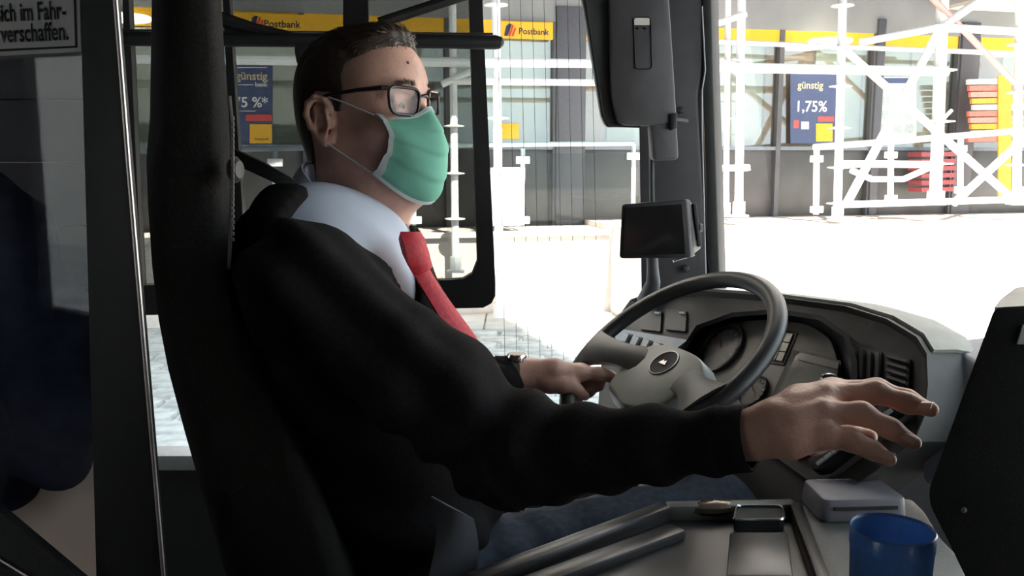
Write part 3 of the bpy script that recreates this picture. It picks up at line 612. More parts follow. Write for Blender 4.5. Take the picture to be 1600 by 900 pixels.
# blue cup
ct = at(1395, 827, 0.83); CR = 65 / F * 0.845
blue = cloth_mat('blue_plastic', (0.11, 0.23, 0.46), (0.15, 0.29, 0.54), 0.45, 12, 0.06)
cup = thing('blue_cup', V((ct.x, ct.y, TZ)), 'translucent blue plastic cup standing on the grey shelf', 'cup')
hh = ct.z - TZ
part('cup_wall', MB().lathe([(0, 0.0), (CR * 0.86, 0.0), (CR * 0.88, 0.004), (CR * 0.985, hh * 0.86), (CR * 1.0, hh * 0.865), (CR, hh - 0.001), (CR * 0.985, hh), (CR * 0.96, hh - 0.001), (CR * 0.94, hh * 0.85), (CR * 0.84, 0.006), (0, 0.006)], (ct.x, ct.y, TZ), (0, 0, 1), 48), blue, cup)
part('cup_rim', MB().lathe([(CR * 0.965, hh), (CR * 0.985, hh + 0.0015), (CR * 1.008, hh), (CR * 0.985, hh - 0.0015), (CR * 0.965, hh)], (ct.x, ct.y, TZ), (0, 0, 1), 48), mat('blue_rim', (0.10, 0.20, 0.48), 0.3), cup)
# ticket printer
tp = thing('ticket_printer', V((0.5, 0.75, FL)), 'large black ticket printer with slanted sides at the right edge', 'printer')
TYr = 0.77; tq = [(1553, 480), (1760, 470), (1760, 950), (1530, 950), (1480, 845), (1452, 790), (1450, 765)]
part('printer_body', MB().prism(rpoly([at(x, y, TYr) for x, y in tq], 0.006, 3), V((0.10, 0.07, -0.01))), mat('printer_black', (0.010, 0.009, 0.009), 0.75, vary=0.2, bump=0.2, bscale=500, spec=0.2), tp, bevel=0.003)
pc = []
for k in range(7):
    t = k / 6; pc.append([at(x0 + (x1 - x0) * t, 480 + (y1 - 480) * math.sin(t * 1.57), TYr + 0.005 + 0.2 * t) for x0, x1, y1 in ((1554, 1574, 462), (1568, 1590, 449), (1600, 1620, 443), (1700, 1700, 440), (1770, 1770, 440))])
part('printer_cover', MB().grid(pc, 0.004), mat('cover_cream', (0.62, 0.61, 0.55), 0.5), tp, smooth=60)
part('reflection_patch', MB().prism([at(1590, 538, TYr - 0.002), at(1612, 538, TYr - 0.002), at(1612, 508, TYr - 0.002), at(1598, 508, TYr - 0.002)], (0, 0.003, 0)), lightp, tp, smooth=0)  # pale patch put in for a reflection on the black body
pb = at(1600, 950, TYr); part('stand', MB().box((pb.x + 0.08, pb.y + 0.08, (FL + pb.z) / 2), (0.12, 0.12, pb.z - FL)), blackp, tp, smooth=0)
part('rivet', MB().lathe([(0, -0.002), (0.0025, -0.001), (0.003, 0.001)], at(1506, 797, TYr), (0, 1, 0), 10), midp, tp)
# ---- steering wheel
WC = at(1043, 553, 1.42); WNm = V((-0.536, -0.257, 0.81)).normalized()
w1 = V((BR.x, BR.y, 0)); w1 = (w1 - WNm * w1.dot(WNm)).normalized(); w2 = WNm.cross(w1); w2 = w2 if w2.z > 0 else -w2
wp = lambda a, b, c=0: WC + w1 * a + w2 * b + WNm * c
wheel = thing('steering_wheel', wp(0, -0.02, -0.12), 'large dark bus steering wheel with a grey hub pad', 'steering wheel')
RR = 0.187; rim = mat('wheel_rim', (0.035, 0.035, 0.037), 0.38, vary=0.1, bump=0.15, bscale=1200)
ring = []
for i in range(72):
    a = 2 * math.pi * i / 72; d = w1 * math.cos(a) + w2 * math.sin(a); row = []
    for k in range(14):
        b = 2 * math.pi * k / 14; row.append(WC + d * (RR + 0.0155 * math.cos(b)) + WNm * (0.0135 * math.sin(b)))
    ring.append(row)
part('rim', MB().grid(ring + [ring[0]], closed=True), rim, wheel, smooth=80)
for s in (1, -1):
    gg = []; sa = math.radians(18)
    for i in range(9):
        t = i / 8; r = 0.06 + t * 0.124; w = 0.030 - 0.012 * math.sin(t * math.pi) + 0.010 * t * t; z = -0.030 * (1 - t) ** 1.4
        gg.append([wp(s * r * math.cos(sa) + s * w * q * math.sin(sa), -r * math.sin(sa) + w * q * math.cos(sa), z + 0.005 * (1 - q * q)) for q in (-1, -0.6, 0, 0.6, 1)])
    part('spoke', MB().grid(gg, 0.014 * s), rim, wheel, smooth=60)
pad = [(-0.09, 0.016), (-0.05, 0.03), (0, 0.034), (0.05, 0.03), (0.09, 0.016), (0.10, -0.04), (0.085, -0.1), (0, -0.12), (-0.085, -0.1), (-0.10, -0.04)]
part('hub_pad', MB().prism(rpoly([wp(a, b, -0.045) for a, b in pad], 0.02, 3), WNm * 0.034, 0.9), mat('hub_grey', (0.22, 0.24, 0.215), 0.42, vary=0.08, bump=0.12, bscale=900), wheel, bevel=0.006)
part('hub_back', MB().prism([wp(a * 0.8, b * 0.8, -0.046) for a, b in pad], WNm * -0.03, 0.7), blackp, wheel, bevel=0.003)
ec = wp(-0.004, -0.012, -0.0105)
em = part('emblem', MB().lathe([(0, 0.0), (0.021, 0.0), (0.026, 0.0015), (0.028, 0.0), (0.028, -0.004)], ec, WNm, 32), rubber, wheel)
part('emblem_ring', MB().tube([ec + (w1 * math.cos(a) + w2 * math.sin(a)) * 0.0262 + WNm * 0.001 for a in np.linspace(0, 2 * math.pi, 33)], 0.0009, 6, False), mat('dull_chrome', (0.30, 0.30, 0.29), 0.3, 1.0), em)
part('emblem_mark', MB().prism([ec + w1 * a + w2 * b + WNm * 0.001 for a, b in ((-0.009, -0.004), (0.009, -0.004), (0.004, 0.005), (0.0, 0.001), (-0.004, 0.005))], WNm * 0.0012), alu, em, smooth=0)
part('column', MB().tube([wp(0, -0.01, -0.07), wp(0, -0.03, -0.4)], [0.035, 0.05], 16), blackp, wheel)
# ---- dashboard
DT = math.radians(38); DP = at(1000, 490, 1.95); DN = V((-BF.x * math.cos(DT), -BF.y * math.cos(DT), math.sin(DT)))
dp = lambda x, y, o=0.0: onp(x, y, DP + DN * o, DN)
dash = thing('dashboard', V((*dp(1200, 700).xy, FL)), 'wide curved dashboard with gauges, switches and vents in front of the wheel', 'dashboard')
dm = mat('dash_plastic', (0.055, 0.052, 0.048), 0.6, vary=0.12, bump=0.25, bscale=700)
outl = [(972, 486), (985, 468), (1010, 459), (1085, 454), (1200, 462), (1320, 478), (1385, 498), (1432, 526), (1448, 552), (1450, 600), (1445, 650), (1428, 690), (1370, 735), (1290, 790), (1080, 830), (930, 700), (940, 560)]
front = [dp(x, y) for x, y in outl]; ext = BF * 0.10 + V((0, 0, -0.012)); back = [p + ext for p in front]; n_ = len(front)
lip = [dp(x, y, 0.012) for x, y in outl]; cc = sum(lip, V()) / n_; inn = [cc + (p - cc) * 0.965 - DN * 0.012 for p in lip]
db = MB().add(front + back, [tuple(range(n_, 2 * n_))] + [(i, (i + 1) % n_, n_ + (i + 1) % n_, n_ + i) for i in range(n_)])
db.add(front + lip + inn, [(i, (i + 1) % n_, n_ + (i + 1) % n_, n_ + i) for i in range(n_)] + [(n_ + i, n_ + (i + 1) % n_, 2 * n_ + (i + 1) % n_, 2 * n_ + i) for i in range(n_)] + [tuple(range(2 * n_, 3 * n_))])
part('dash_shell', db, dm, dash, smooth=40)
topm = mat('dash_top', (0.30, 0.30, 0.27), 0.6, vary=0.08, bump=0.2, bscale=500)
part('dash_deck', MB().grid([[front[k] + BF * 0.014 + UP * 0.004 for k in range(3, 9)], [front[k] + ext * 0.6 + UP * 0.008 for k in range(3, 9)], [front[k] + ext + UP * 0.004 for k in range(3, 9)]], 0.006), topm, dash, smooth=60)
sidep = [(1440, 545), (1470, 532), (1520, 560), (1560, 590), (1560, 760), (1440, 760)]
part('dash_side', MB().prism(rpoly([dp(x, y, -0.06) for x, y in sidep], 0.02), BF * 0.2), mat('dash_side_blue', (0.15, 0.16, 0.19), 0.5, vary=0.06), dash, bevel=0.012)
part('base', MB().box((dp(1200, 800).x + 0.2, dp(1200, 800).y + 0.26, 1.0), (0.35, 0.6, 0.4), Matrix.Rotation(AB, 3, 'Z')), blackp, dash, smooth=0)
def dpoly(name, pts, m, o0, o1, parent=dash, r=0.004, bevel=0.0): return part(name, MB().prism(rpoly([dp(x, y, o0) for x, y in pts], r, 3), DN * (o1 - o0)), m, parent, bevel=bevel)
gm = mat('gauge_panel', (0.17, 0.16, 0.14), 0.5, vary=0.1, bump=0.1, bscale=700)
gp = dpoly('gauge_panel', [(1092, 600), (1090, 552), (1108, 524), (1150, 508), (1215, 504), (1270, 512), (1305, 535), (1316, 570), (1317, 650), (1444, 640), (1283, 766), (1222, 722), (1122, 640)], gm, 0.0, 0.012, r=0.02, bevel=0.002)
arch = [(1072, 610), (1070, 548), (1092, 514), (1145, 495), (1215, 490), (1280, 500), (1318, 526), (1330, 565), (1330, 625)]
hood = [[dp(x, y, o) for x, y in arch] for o in (0.0, 0.045)]; part('hood', MB().grid(hood, 0.008), blackp, dash, smooth=60)
def dial(x, y, r, parent, needle=True):
    c = dp(x, y, 0.013); d = part('dial', MB().lathe([(0, 0.001), (r * 0.92, 0.001), (r * 0.95, 0.006), (r, 0.007), (r * 1.04, 0.0)], c, DN, 32), mat('dial_face', (0.045, 0.043, 0.042), 0.35), parent)
    part('dial_face', MB().lathe([(0, 0.002), (r * 0.8, 0.002)], c, DN, 24), mat('dial_disc', (0.11, 0.10, 0.095), 0.5), d)
    u = BR; w = DN.cross(u)
    for k in range(11):
        a = math.radians(215 - k * 25); part('tick', MB().box(c + (u * math.cos(a) + w * math.sin(a)) * r * 0.7 + DN * 0.003, (0.0016, r * 0.14, 0.0006), Matrix((u * math.cos(a - 1.5708) + w * math.sin(a - 1.5708), u * math.cos(a) + w * math.sin(a), DN)).transposed()), lightp, d, smooth=0)
    part('needle', MB().tube([c + DN * 0.004, c + DN * 0.004 + (u * -0.6 + w * 0.5) * r * 0.8], 0.001, 5), mat('needle_red', (0.6, 0.12, 0.06), 0.5), d)
dial(1128, 545, 0.052, dash); dial(1178, 612, 0.030, dash)
def bil(q, a, b): return tuple(q[0][i] * (1 - a) * (1 - b) + q[1][i] * a * (1 - b) + q[2][i] * a * b + q[3][i] * (1 - a) * b for i in (0, 1))
q = [(1203, 516), (1242, 523), (1224, 567), (1181, 559)]
warm = mat('warning_lens', (0.42, 0.38, 0.32), 0.35, vary=0.2); rose = mat('warning_lens_rose', (0.62, 0.40, 0.32), 0.35)
dpoly('lamp_block', [(1199, 512), (1247, 520), (1226, 572), (1176, 563)], blackp, 0.012, 0.014)
for r_ in range(3):
    n3 = (3, 3, 4)[r_]; cut = ((0, 0.22, 0.72, 1), (0, 0.28, 0.72, 1), (0, 0.25, 0.5, 0.75, 1))[r_]
    for c_ in range(n3):
        a0, a1, b0_, b1_ = cut[c_] + 0.02, cut[c_ + 1] - 0.02, r_ / 3 + 0.02, (r_ + 1) / 3 - 0.02
        dpoly('warning_lamp', [bil(q, a0, b0_), bil(q, a1, b0_), bil(q, a1, b1_), bil(q, a0, b1_)], rose if (r_, c_) == (0, 1) else warm, 0.013, 0.017, r=0.001)
sc_ = dpoly('screen_frame', [(1241, 548), (1317, 566), (1303, 656), (1205, 626)], blackp, 0.012, 0.016)
dpoly('screen', [(1246, 554), (1312, 571), (1299, 648), (1213, 621)], mat('screen_grey', (0.10, 0.10, 0.095), 0.2), 0.016, 0.018)
dpoly('screen_bar', [(1250, 551), (1312, 567), (1310, 578), (1245, 562)], mat('screen_dark', (0.05, 0.05, 0.048), 0.3), 0.018, 0.0195)
part('key_ring', MB().tube([dp(1296 + 13 * math.cos(a), 590 + 6 * math.sin(a), 0.02) for a in np.linspace(0, 2 * math.pi, 17)], 0.0018, 6, False), chrome, dash)
for i in range(5):
    dpoly('rocker', [(1140 + i * 11, 604 - i * 9), (1148 + i * 11, 600 - i * 9), (1150 + i * 11, 604 - i * 9), (1142 + i * 11, 609 - i * 9)], mat('rocker_grey', (0.22, 0.21, 0.19), 0.5), 0.012, 0.015, r=0.001) if i < 2 else None
# lower controls
dpoly('red_knob', [(1246, 716), (1262, 704), (1277, 700), (1276, 709), (1260, 719), (1249, 722)], mat('knob_red', (0.35, 0.03, 0.03), 0.4), 0.012, 0.024, r=0.006, bevel=0.002)
dpoly('switch_pod', [(1272, 728), (1312, 698), (1340, 690), (1345, 706), (1300, 742), (1280, 744)], blackp, 0.012, 0.03, r=0.006, bevel=0.003)
for i in range(3): dpoly('switch_cap', [(1276 + i * 12, 724 - i * 9), (1287 + i * 12, 716 - i * 9), (1290 + i * 12, 720 - i * 9), (1279 + i * 12, 729 - i * 9)], lightp, 0.03, 0.033, r=0.001)
dpoly('switch_pod', [(1378, 650), (1398, 636), (1418, 638), (1414, 650), (1394, 662)], blackp, 0.012, 0.03, r=0.005, bevel=0.003)
dpoly('switch_cap', [(1379, 648), (1393, 639), (1396, 643), (1382, 653)], lightp, 0.03, 0.033, r=0.001)
# right vents
vn = mat('vent_black', (0.02, 0.02, 0.02), 0.5); vs_ = mat('vent_slat', (0.09, 0.085, 0.08), 0.5)
vq = [(1330, 540), (1380, 551), (1378, 606), (1330, 594)]; v1 = dpoly('vent', vq, vn, 0.001, 0.006)
for i in range(4):
    a = 0.1 + i * 0.25; dpoly('vent_slat', [bil(vq, a, .08), bil(vq, a + .1, .08), bil(vq, a + .1, .92), bil(vq, a, .92)], vs_, 0.006, 0.014, v1, r=0.001)
vq = [(1385, 552), (1425, 562), (1422, 622), (1384, 608)]; v2 = dpoly('vent', vq, vn, 0.001, 0.006)
for i in range(5):
    b = 0.08 + i * 0.19; dpoly('vent_slat', [bil(vq, .1, b), bil(vq, .9, b), bil(vq, .9, b + .08), bil(vq, .1, b + .08)], vs_, 0.006, 0.014, v2, r=0.001)
# left switch strip and pockets
dpoly('switch_strip', [(958, 514), (1078, 534), (1060, 548), (1030, 568), (968, 538)], mat('strip_blue', (0.27, 0.32, 0.36), 0.45, vary=0.06), 0.001, 0.008, r=0.006)
for i, m_ in enumerate((lightp, lightp, lightp, mat('switch_rose', (0.55, 0.38, 0.42), 0.45))):
    x = 972 + i * 16; y = 523 + i * 5
    dpoly('rocker_switch', [(x + 6, y - 2), (x + 17, y), (x + 10, y + 15), (x - 2, y + 11)], blackp, 0.008, 0.010, r=0.002)
    dpoly('rocker_switch', [(x + 5, y - 1), (x + 13, y + 1), (x + 7, y + 13), (x - 2, y + 11)], m_, 0.010, 0.015, r=0.002)
for x in (1003, 1042):
    dpoly('air_slot', [(x, 484), (x + 33, 488), (x + 31, 520), (x - 1, 516)], vn, 0.001, 0.006); dpoly('slot_lever', [(x + 22, 489), (x + 30, 490), (x + 30, 493), (x + 22, 492)], lightp, 0.006, 0.012, r=0.001)
# ---- visor unit, navigation tablet
VY = 1.98
vis = thing('sun_visor_unit', at(1005, 195, VY), 'dark grey plastic visor housing with a label slot on the front pillar', 'visor')
vm = mat('visor_plastic', (0.085, 0.081, 0.088), 0.55, vary=0.08, bump=0.2, bscale=900)
part('housing', MB().prism(rpoly([at(x, y, VY - 0.04) for x, y in ((950, -60), (1042, -60), (1050, 60), (1058, 190), (1030, 196), (966, 196), (955, 150))], 0.02), (0, 0.06, 0)), vm, vis, bevel=0.006)
part('side_flap', MB().prism(rpoly([at(x, y, VY - 0.02) for x, y in ((900, -60), (954, -60), (958, 170), (972, 197), (948, 200), (940, 185))], 0.012), (0.0, 0.03, 0)), mat('flap_grey', (0.085, 0.088, 0.092), 0.4, vary=0.3, scale=8), vis, bevel=0.003)
part('holder', MB().prism(rpoly([at(x, y, VY - 0.035) for x, y in ((1016, 190), (1057, 185), (1061, 250), (1020, 252))], 0.012), (0, 0.05, 0)), vm, vis, bevel=0.006)
part('flap_edge', MB().tube([at(x, y, VY - 0.025) for x, y in ((905, -60), (942, 180), (950, 196), (1000, 197))], 0.004, 8), rubber, vis)
sl = rpoly([at(990, 27, VY - 0.0415), at(1017, 27, VY - 0.0415), at(1019, 108, VY - 0.0415), at(993, 108, VY - 0.0415)], 0.008)
part('label_recess', MB().tube(sl + [sl[0]], 0.0012, 6), blackp, vis)
part('label_slot', MB().prism([at(990, 39, VY - 0.042), at(1015, 39, VY - 0.042), at(1015, 28, VY - 0.042), at(990, 28, VY - 0.042)], (0, 0.002, 0)), mat('slot_white', (0.75, 0.70, 0.66), 0.5), vis, smooth=0)
for x in (996, 1008): part('pin', MB().lathe([(0, -0.002), (0.002, -0.002), (0.003, 0.001)], at(x, 44, VY - 0.042), (0, 1, 0), 8), blackink, vis)
part('hinge_pin', MB().tube([at(1050, 186, VY - 0.04), at(1074, 189, VY - 0.02)], 0.004, 10), darkp, vis)
part('hinge', MB().prism([at(1046, 178, VY - 0.045), at(1058, 176, VY - 0.045), at(1058, 200, VY - 0.045), at(1048, 204, VY - 0.045)], (0, 0.02, 0)), blackp, vis, bevel=0.002)
part('support_pole', MB().tube([at(1018, 240, 2.0), at(1019, 330, 1.97)], 0.006, 10), darkp, vis)
tb = thing('navigation_tablet', at(1020, 470, 1.9), 'small dark navigation tablet on a stem above the steering wheel', 'tablet')
TYt = 1.88
tfrm = part('tablet_body', MB().prism(rpoly([at(x, y, TYt) for x, y in ((971, 319), (1073, 311), (1080, 403), (967, 404))], 0.008), (0.012, 0.016, 0)), blackp, tb, bevel=0.003)
part('tablet_screen', MB().prism([at(977, 325, TYt - 0.001), at(1065, 319, TYt - 0.001), at(1071, 397, TYt - 0.001), at(973, 398, TYt - 0.001)], (0, 0.001, 0)), mat('tablet_screen', (0.012, 0.011, 0.012), 0.12), tb, smooth=0)
part('holder_side', MB().prism([at(1073, 312, TYt + 0.002), at(1082, 318, TYt + 0.03), at(1095, 388, TYt + 0.03), at(1078, 402, TYt + 0.002)], (0.004, 0.03, 0)), midp, tb, bevel=0.002)
part('holder_lip', MB().prism([at(1083, 318, TYt + 0.02), at(1088, 318, TYt + 0.02), at(1097, 384, TYt + 0.02), at(1091, 386, TYt + 0.02)], (0, 0.02, 0)), darkp, tb, bevel=0.001)
part('holder_foot', MB().tube([at(1052, 408, TYt + 0.01), at(1085, 398, TYt + 0.02)], 0.003, 8), chrome, tb)
part('clamp_screw', MB().lathe([(0, -0.008), (0.009, -0.007), (0.011, 0.0), (0.008, 0.006)], at(1093, 356, TYt + 0.03), (1, 0, 0), 12), darkp, tb)
part('stem', MB().tube([at(1019, 398, 1.905), at(1020, 420, 1.905), at(1021, 440, 1.91), at(1012, 470, 1.93)], [0.012, 0.0125, 0.015, 0.024], 14), mat('stem_grey', (0.10, 0.10, 0.105), 0.5), tb)
# ================================================================== DRIVER
def skin_mat():
    m = mat('skin', (0.66, 0.375, 0.285), 0.42, vary=0.16, scale=28, bump=0.25, bscale=260, spec=0.35, detail=6); return m
skin = skin_mat()
TY_ = math.radians(-20); TF = V((math.cos(TY_), math.sin(TY_), 0)); TL = V((-TF.y, TF.x, 0))
HO = at(565, 193, 1.29)                                   # head origin, between the ears
HYAW, HPIT = math.radians(-26), math.radians(4)
HM = Matrix.Translation(HO) @ Matrix.Rotation(HYAW, 4, 'Z') @ Matrix.Rotation(-HPIT, 4, 'Y')
def H(x, y, z): return HM @ V((x, y, z))
HR = np.array(HM.to_3x3()); HT = np.array(HO)
def hw(v): return v @ HR.T + HT
# ---- head
f = Field((-0.14, -0.115, -0.25), (0.15, 0.115, 0.155), 0.0024)
f.el((0.0, 0, 0.041), (0.093, 0.074, 0.083), k=0.02).el((0.044, 0, 0.052), (0.052, 0.060, 0.058), k=0.03)
f.el((0.038, 0, -0.03), (0.056, 0.058, 0.065), k=0.03).el((0.036, 0, -0.075), (0.05, 0.05, 0.04), k=0.025).el((0.078, 0, -0.101), (0.02, 0.024, 0.017), k=0.02)
f.rc((-0.02, 0, -0.02), (-0.018, 0, -0.24), 0.056, 0.062, k=0.05)
for s in (1, -1):
    f.rc((0.002, s * 0.056, -0.045), (0.07, s * 0.022, -0.1), 0.014, 0.013, k=0.025)
    f.el((0.064, s * 0.047, -0.012), (0.026, 0.018, 0.016), k=0.02)
    f.rc((0.094, s * 0.012, 0.037), (0.078, s * 0.047, 0.036), 0.0085, 0.008, k=0.012)
    f.el((0.103, s * 0.032, 0.016), (0.016, 0.019, 0.0135), k=0.01, mode='sub')
    f.el((0.0775, s * 0.031, 0.016), (0.0135, 0.0155, 0.0125), k=0.004)
    f.rc((0.088, s * 0.024, 0.006), (0.086, s * 0.042, 0.006), 0.004, 0.004, k=0.006)
    f.rc((0.089, s * 0.022, 0.0255), (0.085, s * 0.044, 0.0235), 0.004, 0.004, k=0.004)
    f.el((0.098, s * 0.013, -0.026), (0.012, 0.009, 0.009), k=0.006)
    # ear
    hp = [(0.006, 0.070, 0.006), (0.008, 0.078, 0.02), (0.002, 0.083, 0.032), (-0.012, 0.087, 0.036), (-0.024, 0.089, 0.028), (-0.029, 0.089, 0.012), (-0.025, 0.086, -0.006), (-0.016, 0.081, -0.02), (-0.007, 0.077, -0.03), (0.0, 0.073, -0.028), (0.003, 0.071, -0.018)]
    hp = [(x * 0.9 - 0.001, s * (0.070 + (y - 0.070) * 0.9), z * 0.9) for x, y, z in hp]; f.chain(hp, [0.004, 0.004, 0.0042, 0.0045, 0.0045, 0.0042, 0.0042, 0.005, 0.0062, 0.005, 0.004], 0.003)
    f.el((-0.012, s * 0.077, 0.004), (0.018, 0.0055, 0.031), np.array(Matrix.Rotation(s * 0.32, 3, 'Z')), k=0.004)
    f.rc((-0.014, s * 0.083, 0.018), (-0.016, s * 0.082, -0.004), 0.0035, 0.003, k=0.004)
    f.el((-0.006, s * 0.083, -0.002), (0.007, 0.006, 0.011), k=0.004, mode='sub'); f.rc((0.004, s * 0.074, 0.0), (0.003, s * 0.075, -0.006), 0.005, 0.004, k=0.004)
f.rc((0.094, 0, 0.026), (0.111, 0, -0.018), 0.0075, 0.0105, k=0.01).el((0.104, 0, -0.024), (0.012, 0.011, 0.009), k=0.006)
f.el((0.088, 0, -0.056), (0.016, 0.028, 0.016), k=0.012).rc((0.101, 0.014, -0.055), (0.101, -0.014, -0.055), 0.005, k=0.006).rc((0.098, 0.014, -0.066), (0.098, -0.014, -0.066), 0.006, k=0.006)
f.rc((0.022, 0, -0.09), (0.006, 0, -0.2), 0.034, 0.04, k=0.04)
headF = f
hv, hf = f.mesh(); hvl = relax(hv, hf, 1, 0.3); hvw = hw(hvl)
# ---- hands
def hand(pts_y, h=0.0022):
    allp = [p for ch, _ in pts_y for p in ch]; g = Field(*bounds(allp, 0.045), h)
    for ch, rs in pts_y: g.chain(ch, rs, 0.009)
    return g
E_R = at(805, 712, 0.97); W_R = at(1172, 684, 0.85)
def A3(L): return [at(*q) for q in L]
wr0 = E_R.lerp(at(1172, 684, 0.85), 0.84)
RH = [
 ([wr0] + A3([(1180, 678, .848), (1215, 666, .84)]), [0.027, 0.0235, 0.026]),
 (A3([(1205, 655, .852), (1248, 628, .868), (1300, 612, .886)]), [0.018, 0.016, 0.0135]),      # metacarpals
 (A3([(1205, 662, .846), (1242, 640, .85), (1290, 620, .862)]), [0.018, 0.017, 0.0135]),
 (A3([(1205, 674, .84), (1240, 662, .832), (1286, 645, .838)]), [0.018, 0.017, 0.0135]),
 (A3([(1205, 686, .838), (1235, 688, .826), (1288, 680, .82)]), [0.016, 0.0165, 0.013]),
 (A3([(1300, 612, .886), (1370, 608, .892), (1418, 624, .886), (1450, 638, .88)]), [0.0118, 0.0100, 0.0088, 0.0072]),
 (A3([(1290, 620, .862), (1368, 613, .862), (1418, 630, .856), (1455, 640, .852)]), [0.0122, 0.0104, 0.0090, 0.0074]),
 (A3([(1286, 645, .838), (1346, 646, .832), (1392, 670, .826), (1428, 692, .822)]), [0.0122, 0.0102, 0.0088, 0.0072]),
 (A3([(1288, 680, .82), (1334, 690, .81), (1364, 704, .806), (1390, 718, .804)]), [0.0115, 0.0088, 0.0078, 0.0065]),
 (A3([(1212, 680, .87), (1270, 686, .90), (1325, 680, .905), (1358, 683, .90)]), [0.018, 0.015, 0.0105, 0.0085]),   # thumb
]
gR = hand(RH)
for a, b in (((1240, 622, .856), (1300, 604, .878)), ((1240, 634, .838), (1290, 613, .852)), ((1235, 655, .822), (1285, 638, .828))): gR.rc(at(*a), at(*b), 0.0035, 0.0055, 0.01)
nails = [(1446, 632, .842, 1418, 630, .856), (1421, 684, .812, 1392, 670, .826), (1385, 710, .797, 1364, 704, .806)]
rv, rf = gR.mesh(); rv = relax(rv, rf, 1, 0.3)
ry = onp(893, 585, WC, WNm).y
def L3(L): return [at(x, y, ry + o) for x, y, o in L]
W_L = at(800, 583, ry - 0.05)
LH = [
 ([at(770, 583, ry - 0.05)] + L3([(800, 584, -.05), (828, 584, -.045)]), [0.026, 0.0235, 0.024]),
 (L3([(815, 580, -.05), (865, 578, -.05), (905, 583, -.04)]), [0.021, 0.019, 0.0135]),
 (L3([(815, 582, -.045), (870, 580, -.03), (908, 580, -.018)]), [0.02, 0.018, 0.013]),
 (L3([(815, 586, -.035), (865, 588, -.012), (905, 588, .0)]), [0.019, 0.017, 0.013]),
 (L3([(815, 594, -.04), (860, 598, -.05), (890, 600, -.055)]), [0.019, 0.017, 0.014]),
 (L3([(905, 583, -.04), (935, 584, -.035), (953, 588, -.03), (963, 592, -.028)]), [0.0125, 0.0105, 0.009, 0.0075]),   # index along the rim
 (L3([(908, 580, -.018), (940, 587, -.008), (935, 602, .0), (915, 607, -.01)]), [0.0125, 0.0105, 0.009, 0.0078]),
 (L3([(905, 588, .0), (930, 600, .012), (920, 612, .01), (902, 613, .0)]), [0.012, 0.010, 0.009, 0.0075]),
 (L3([(890, 600, .01), (912, 612, .02), (902, 622, .015), (888, 622, .005)]), [0.011, 0.009, 0.008, 0.007]),
 (L3([(850, 592, -.055), (880, 603, -.06), (902, 611, -.058), (914, 619, -.05)]), [0.015, 0.012, 0.010, 0.008]),      # thumb
]
gL = hand(LH); lv, lf = gL.mesh(); lv = relax(lv, lf, 1, 0.3)
# ---- torso under the clothes
HIP = at(640, 900, 1.2); CH = at(535, 490, 1.19); BE = at(618, 700, 1.19); NB_ = at(560, 335, 1.235)
SR = at(478, 448, 1.02); SL = at(598, 420, 1.38); E_L = at(690, 650, 1.46)
ax = (CH - BE).normalized(); tf = (TF - ax * TF.dot(ax)).normalized(); tl = ax.cross(tf); TR3 = np.array(Matrix((tf, tl, ax)).transposed())
KR, KL = at(1112, 815, 1.30), at(1150, 800, 1.52); HPR, HPL = at(690, 930, 1.15), at(720, 900, 1.36)
AR, AL = V((KR.x + 0.1, KR.y + 0.02, FL + 0.1)), V((KL.x + 0.12, KL.y + 0.02, FL + 0.1))
def torso(g, o, arms=True, legs=False, kk=0.04):
    g.el(CH, (0.125 + o, 0.172 + o, 0.19 + o), TR3, k=kk).el(BE, (0.135 + o, 0.155 + o, 0.2 + o), TR3, k=0.06)
    g.rc(NB_ - V((0, 0, 0.065)), SR, 0.05 + o, 0.06 + o, k=0.05).rc(NB_ - V((0, 0, 0.065)), SL, 0.05 + o, 0.06 + o, k=0.05)
    if arms:
        g.chain([SR, SR.lerp(E_R, 0.5) + V((0.01, -0.01, 0)), E_R, wr0], [0.07 + o, 0.058 + o, 0.055 + o, 0.03 + o], 0.035)
        g.chain([SL, E_L, W_L], [0.062 + o, 0.05 + o, 0.028 + o], 0.03)
    return g
pts = [SR, SL, CH, BE, HIP, E_R, W_R, E_L, W_L, NB_]
g = torso(Field(*bounds(pts, 0.2), 0.010), -0.016)
bvv, bff = g.mesh()
gl = Field(*bounds([HPR, HPL, KR, KL, AR, AL], 0.17), 0.012)
for a, b, c in ((HPR, KR, AR), (HPL, KL, AL)): gl.chain([a, b, c, c + V((0.14, 0.02, -0.05))], [0.075, 0.05, 0.035, 0.03], 0.03)
lgv, lgf = gl.mesh()
vs, fs, o = [], [], 0
for a, b in ((bvv, bff), (lgv, lgf), (hvw, hf), (rv, rf), (lv, lf)): vs.append(a); fs.append(b + o); o += len(a)
person = part('person', (np.concatenate(vs), np.concatenate(fs)), skin, smooth=60)
tag(person, 'driver in dark sweater, red tie, glasses and green face mask reaching right', 'person')
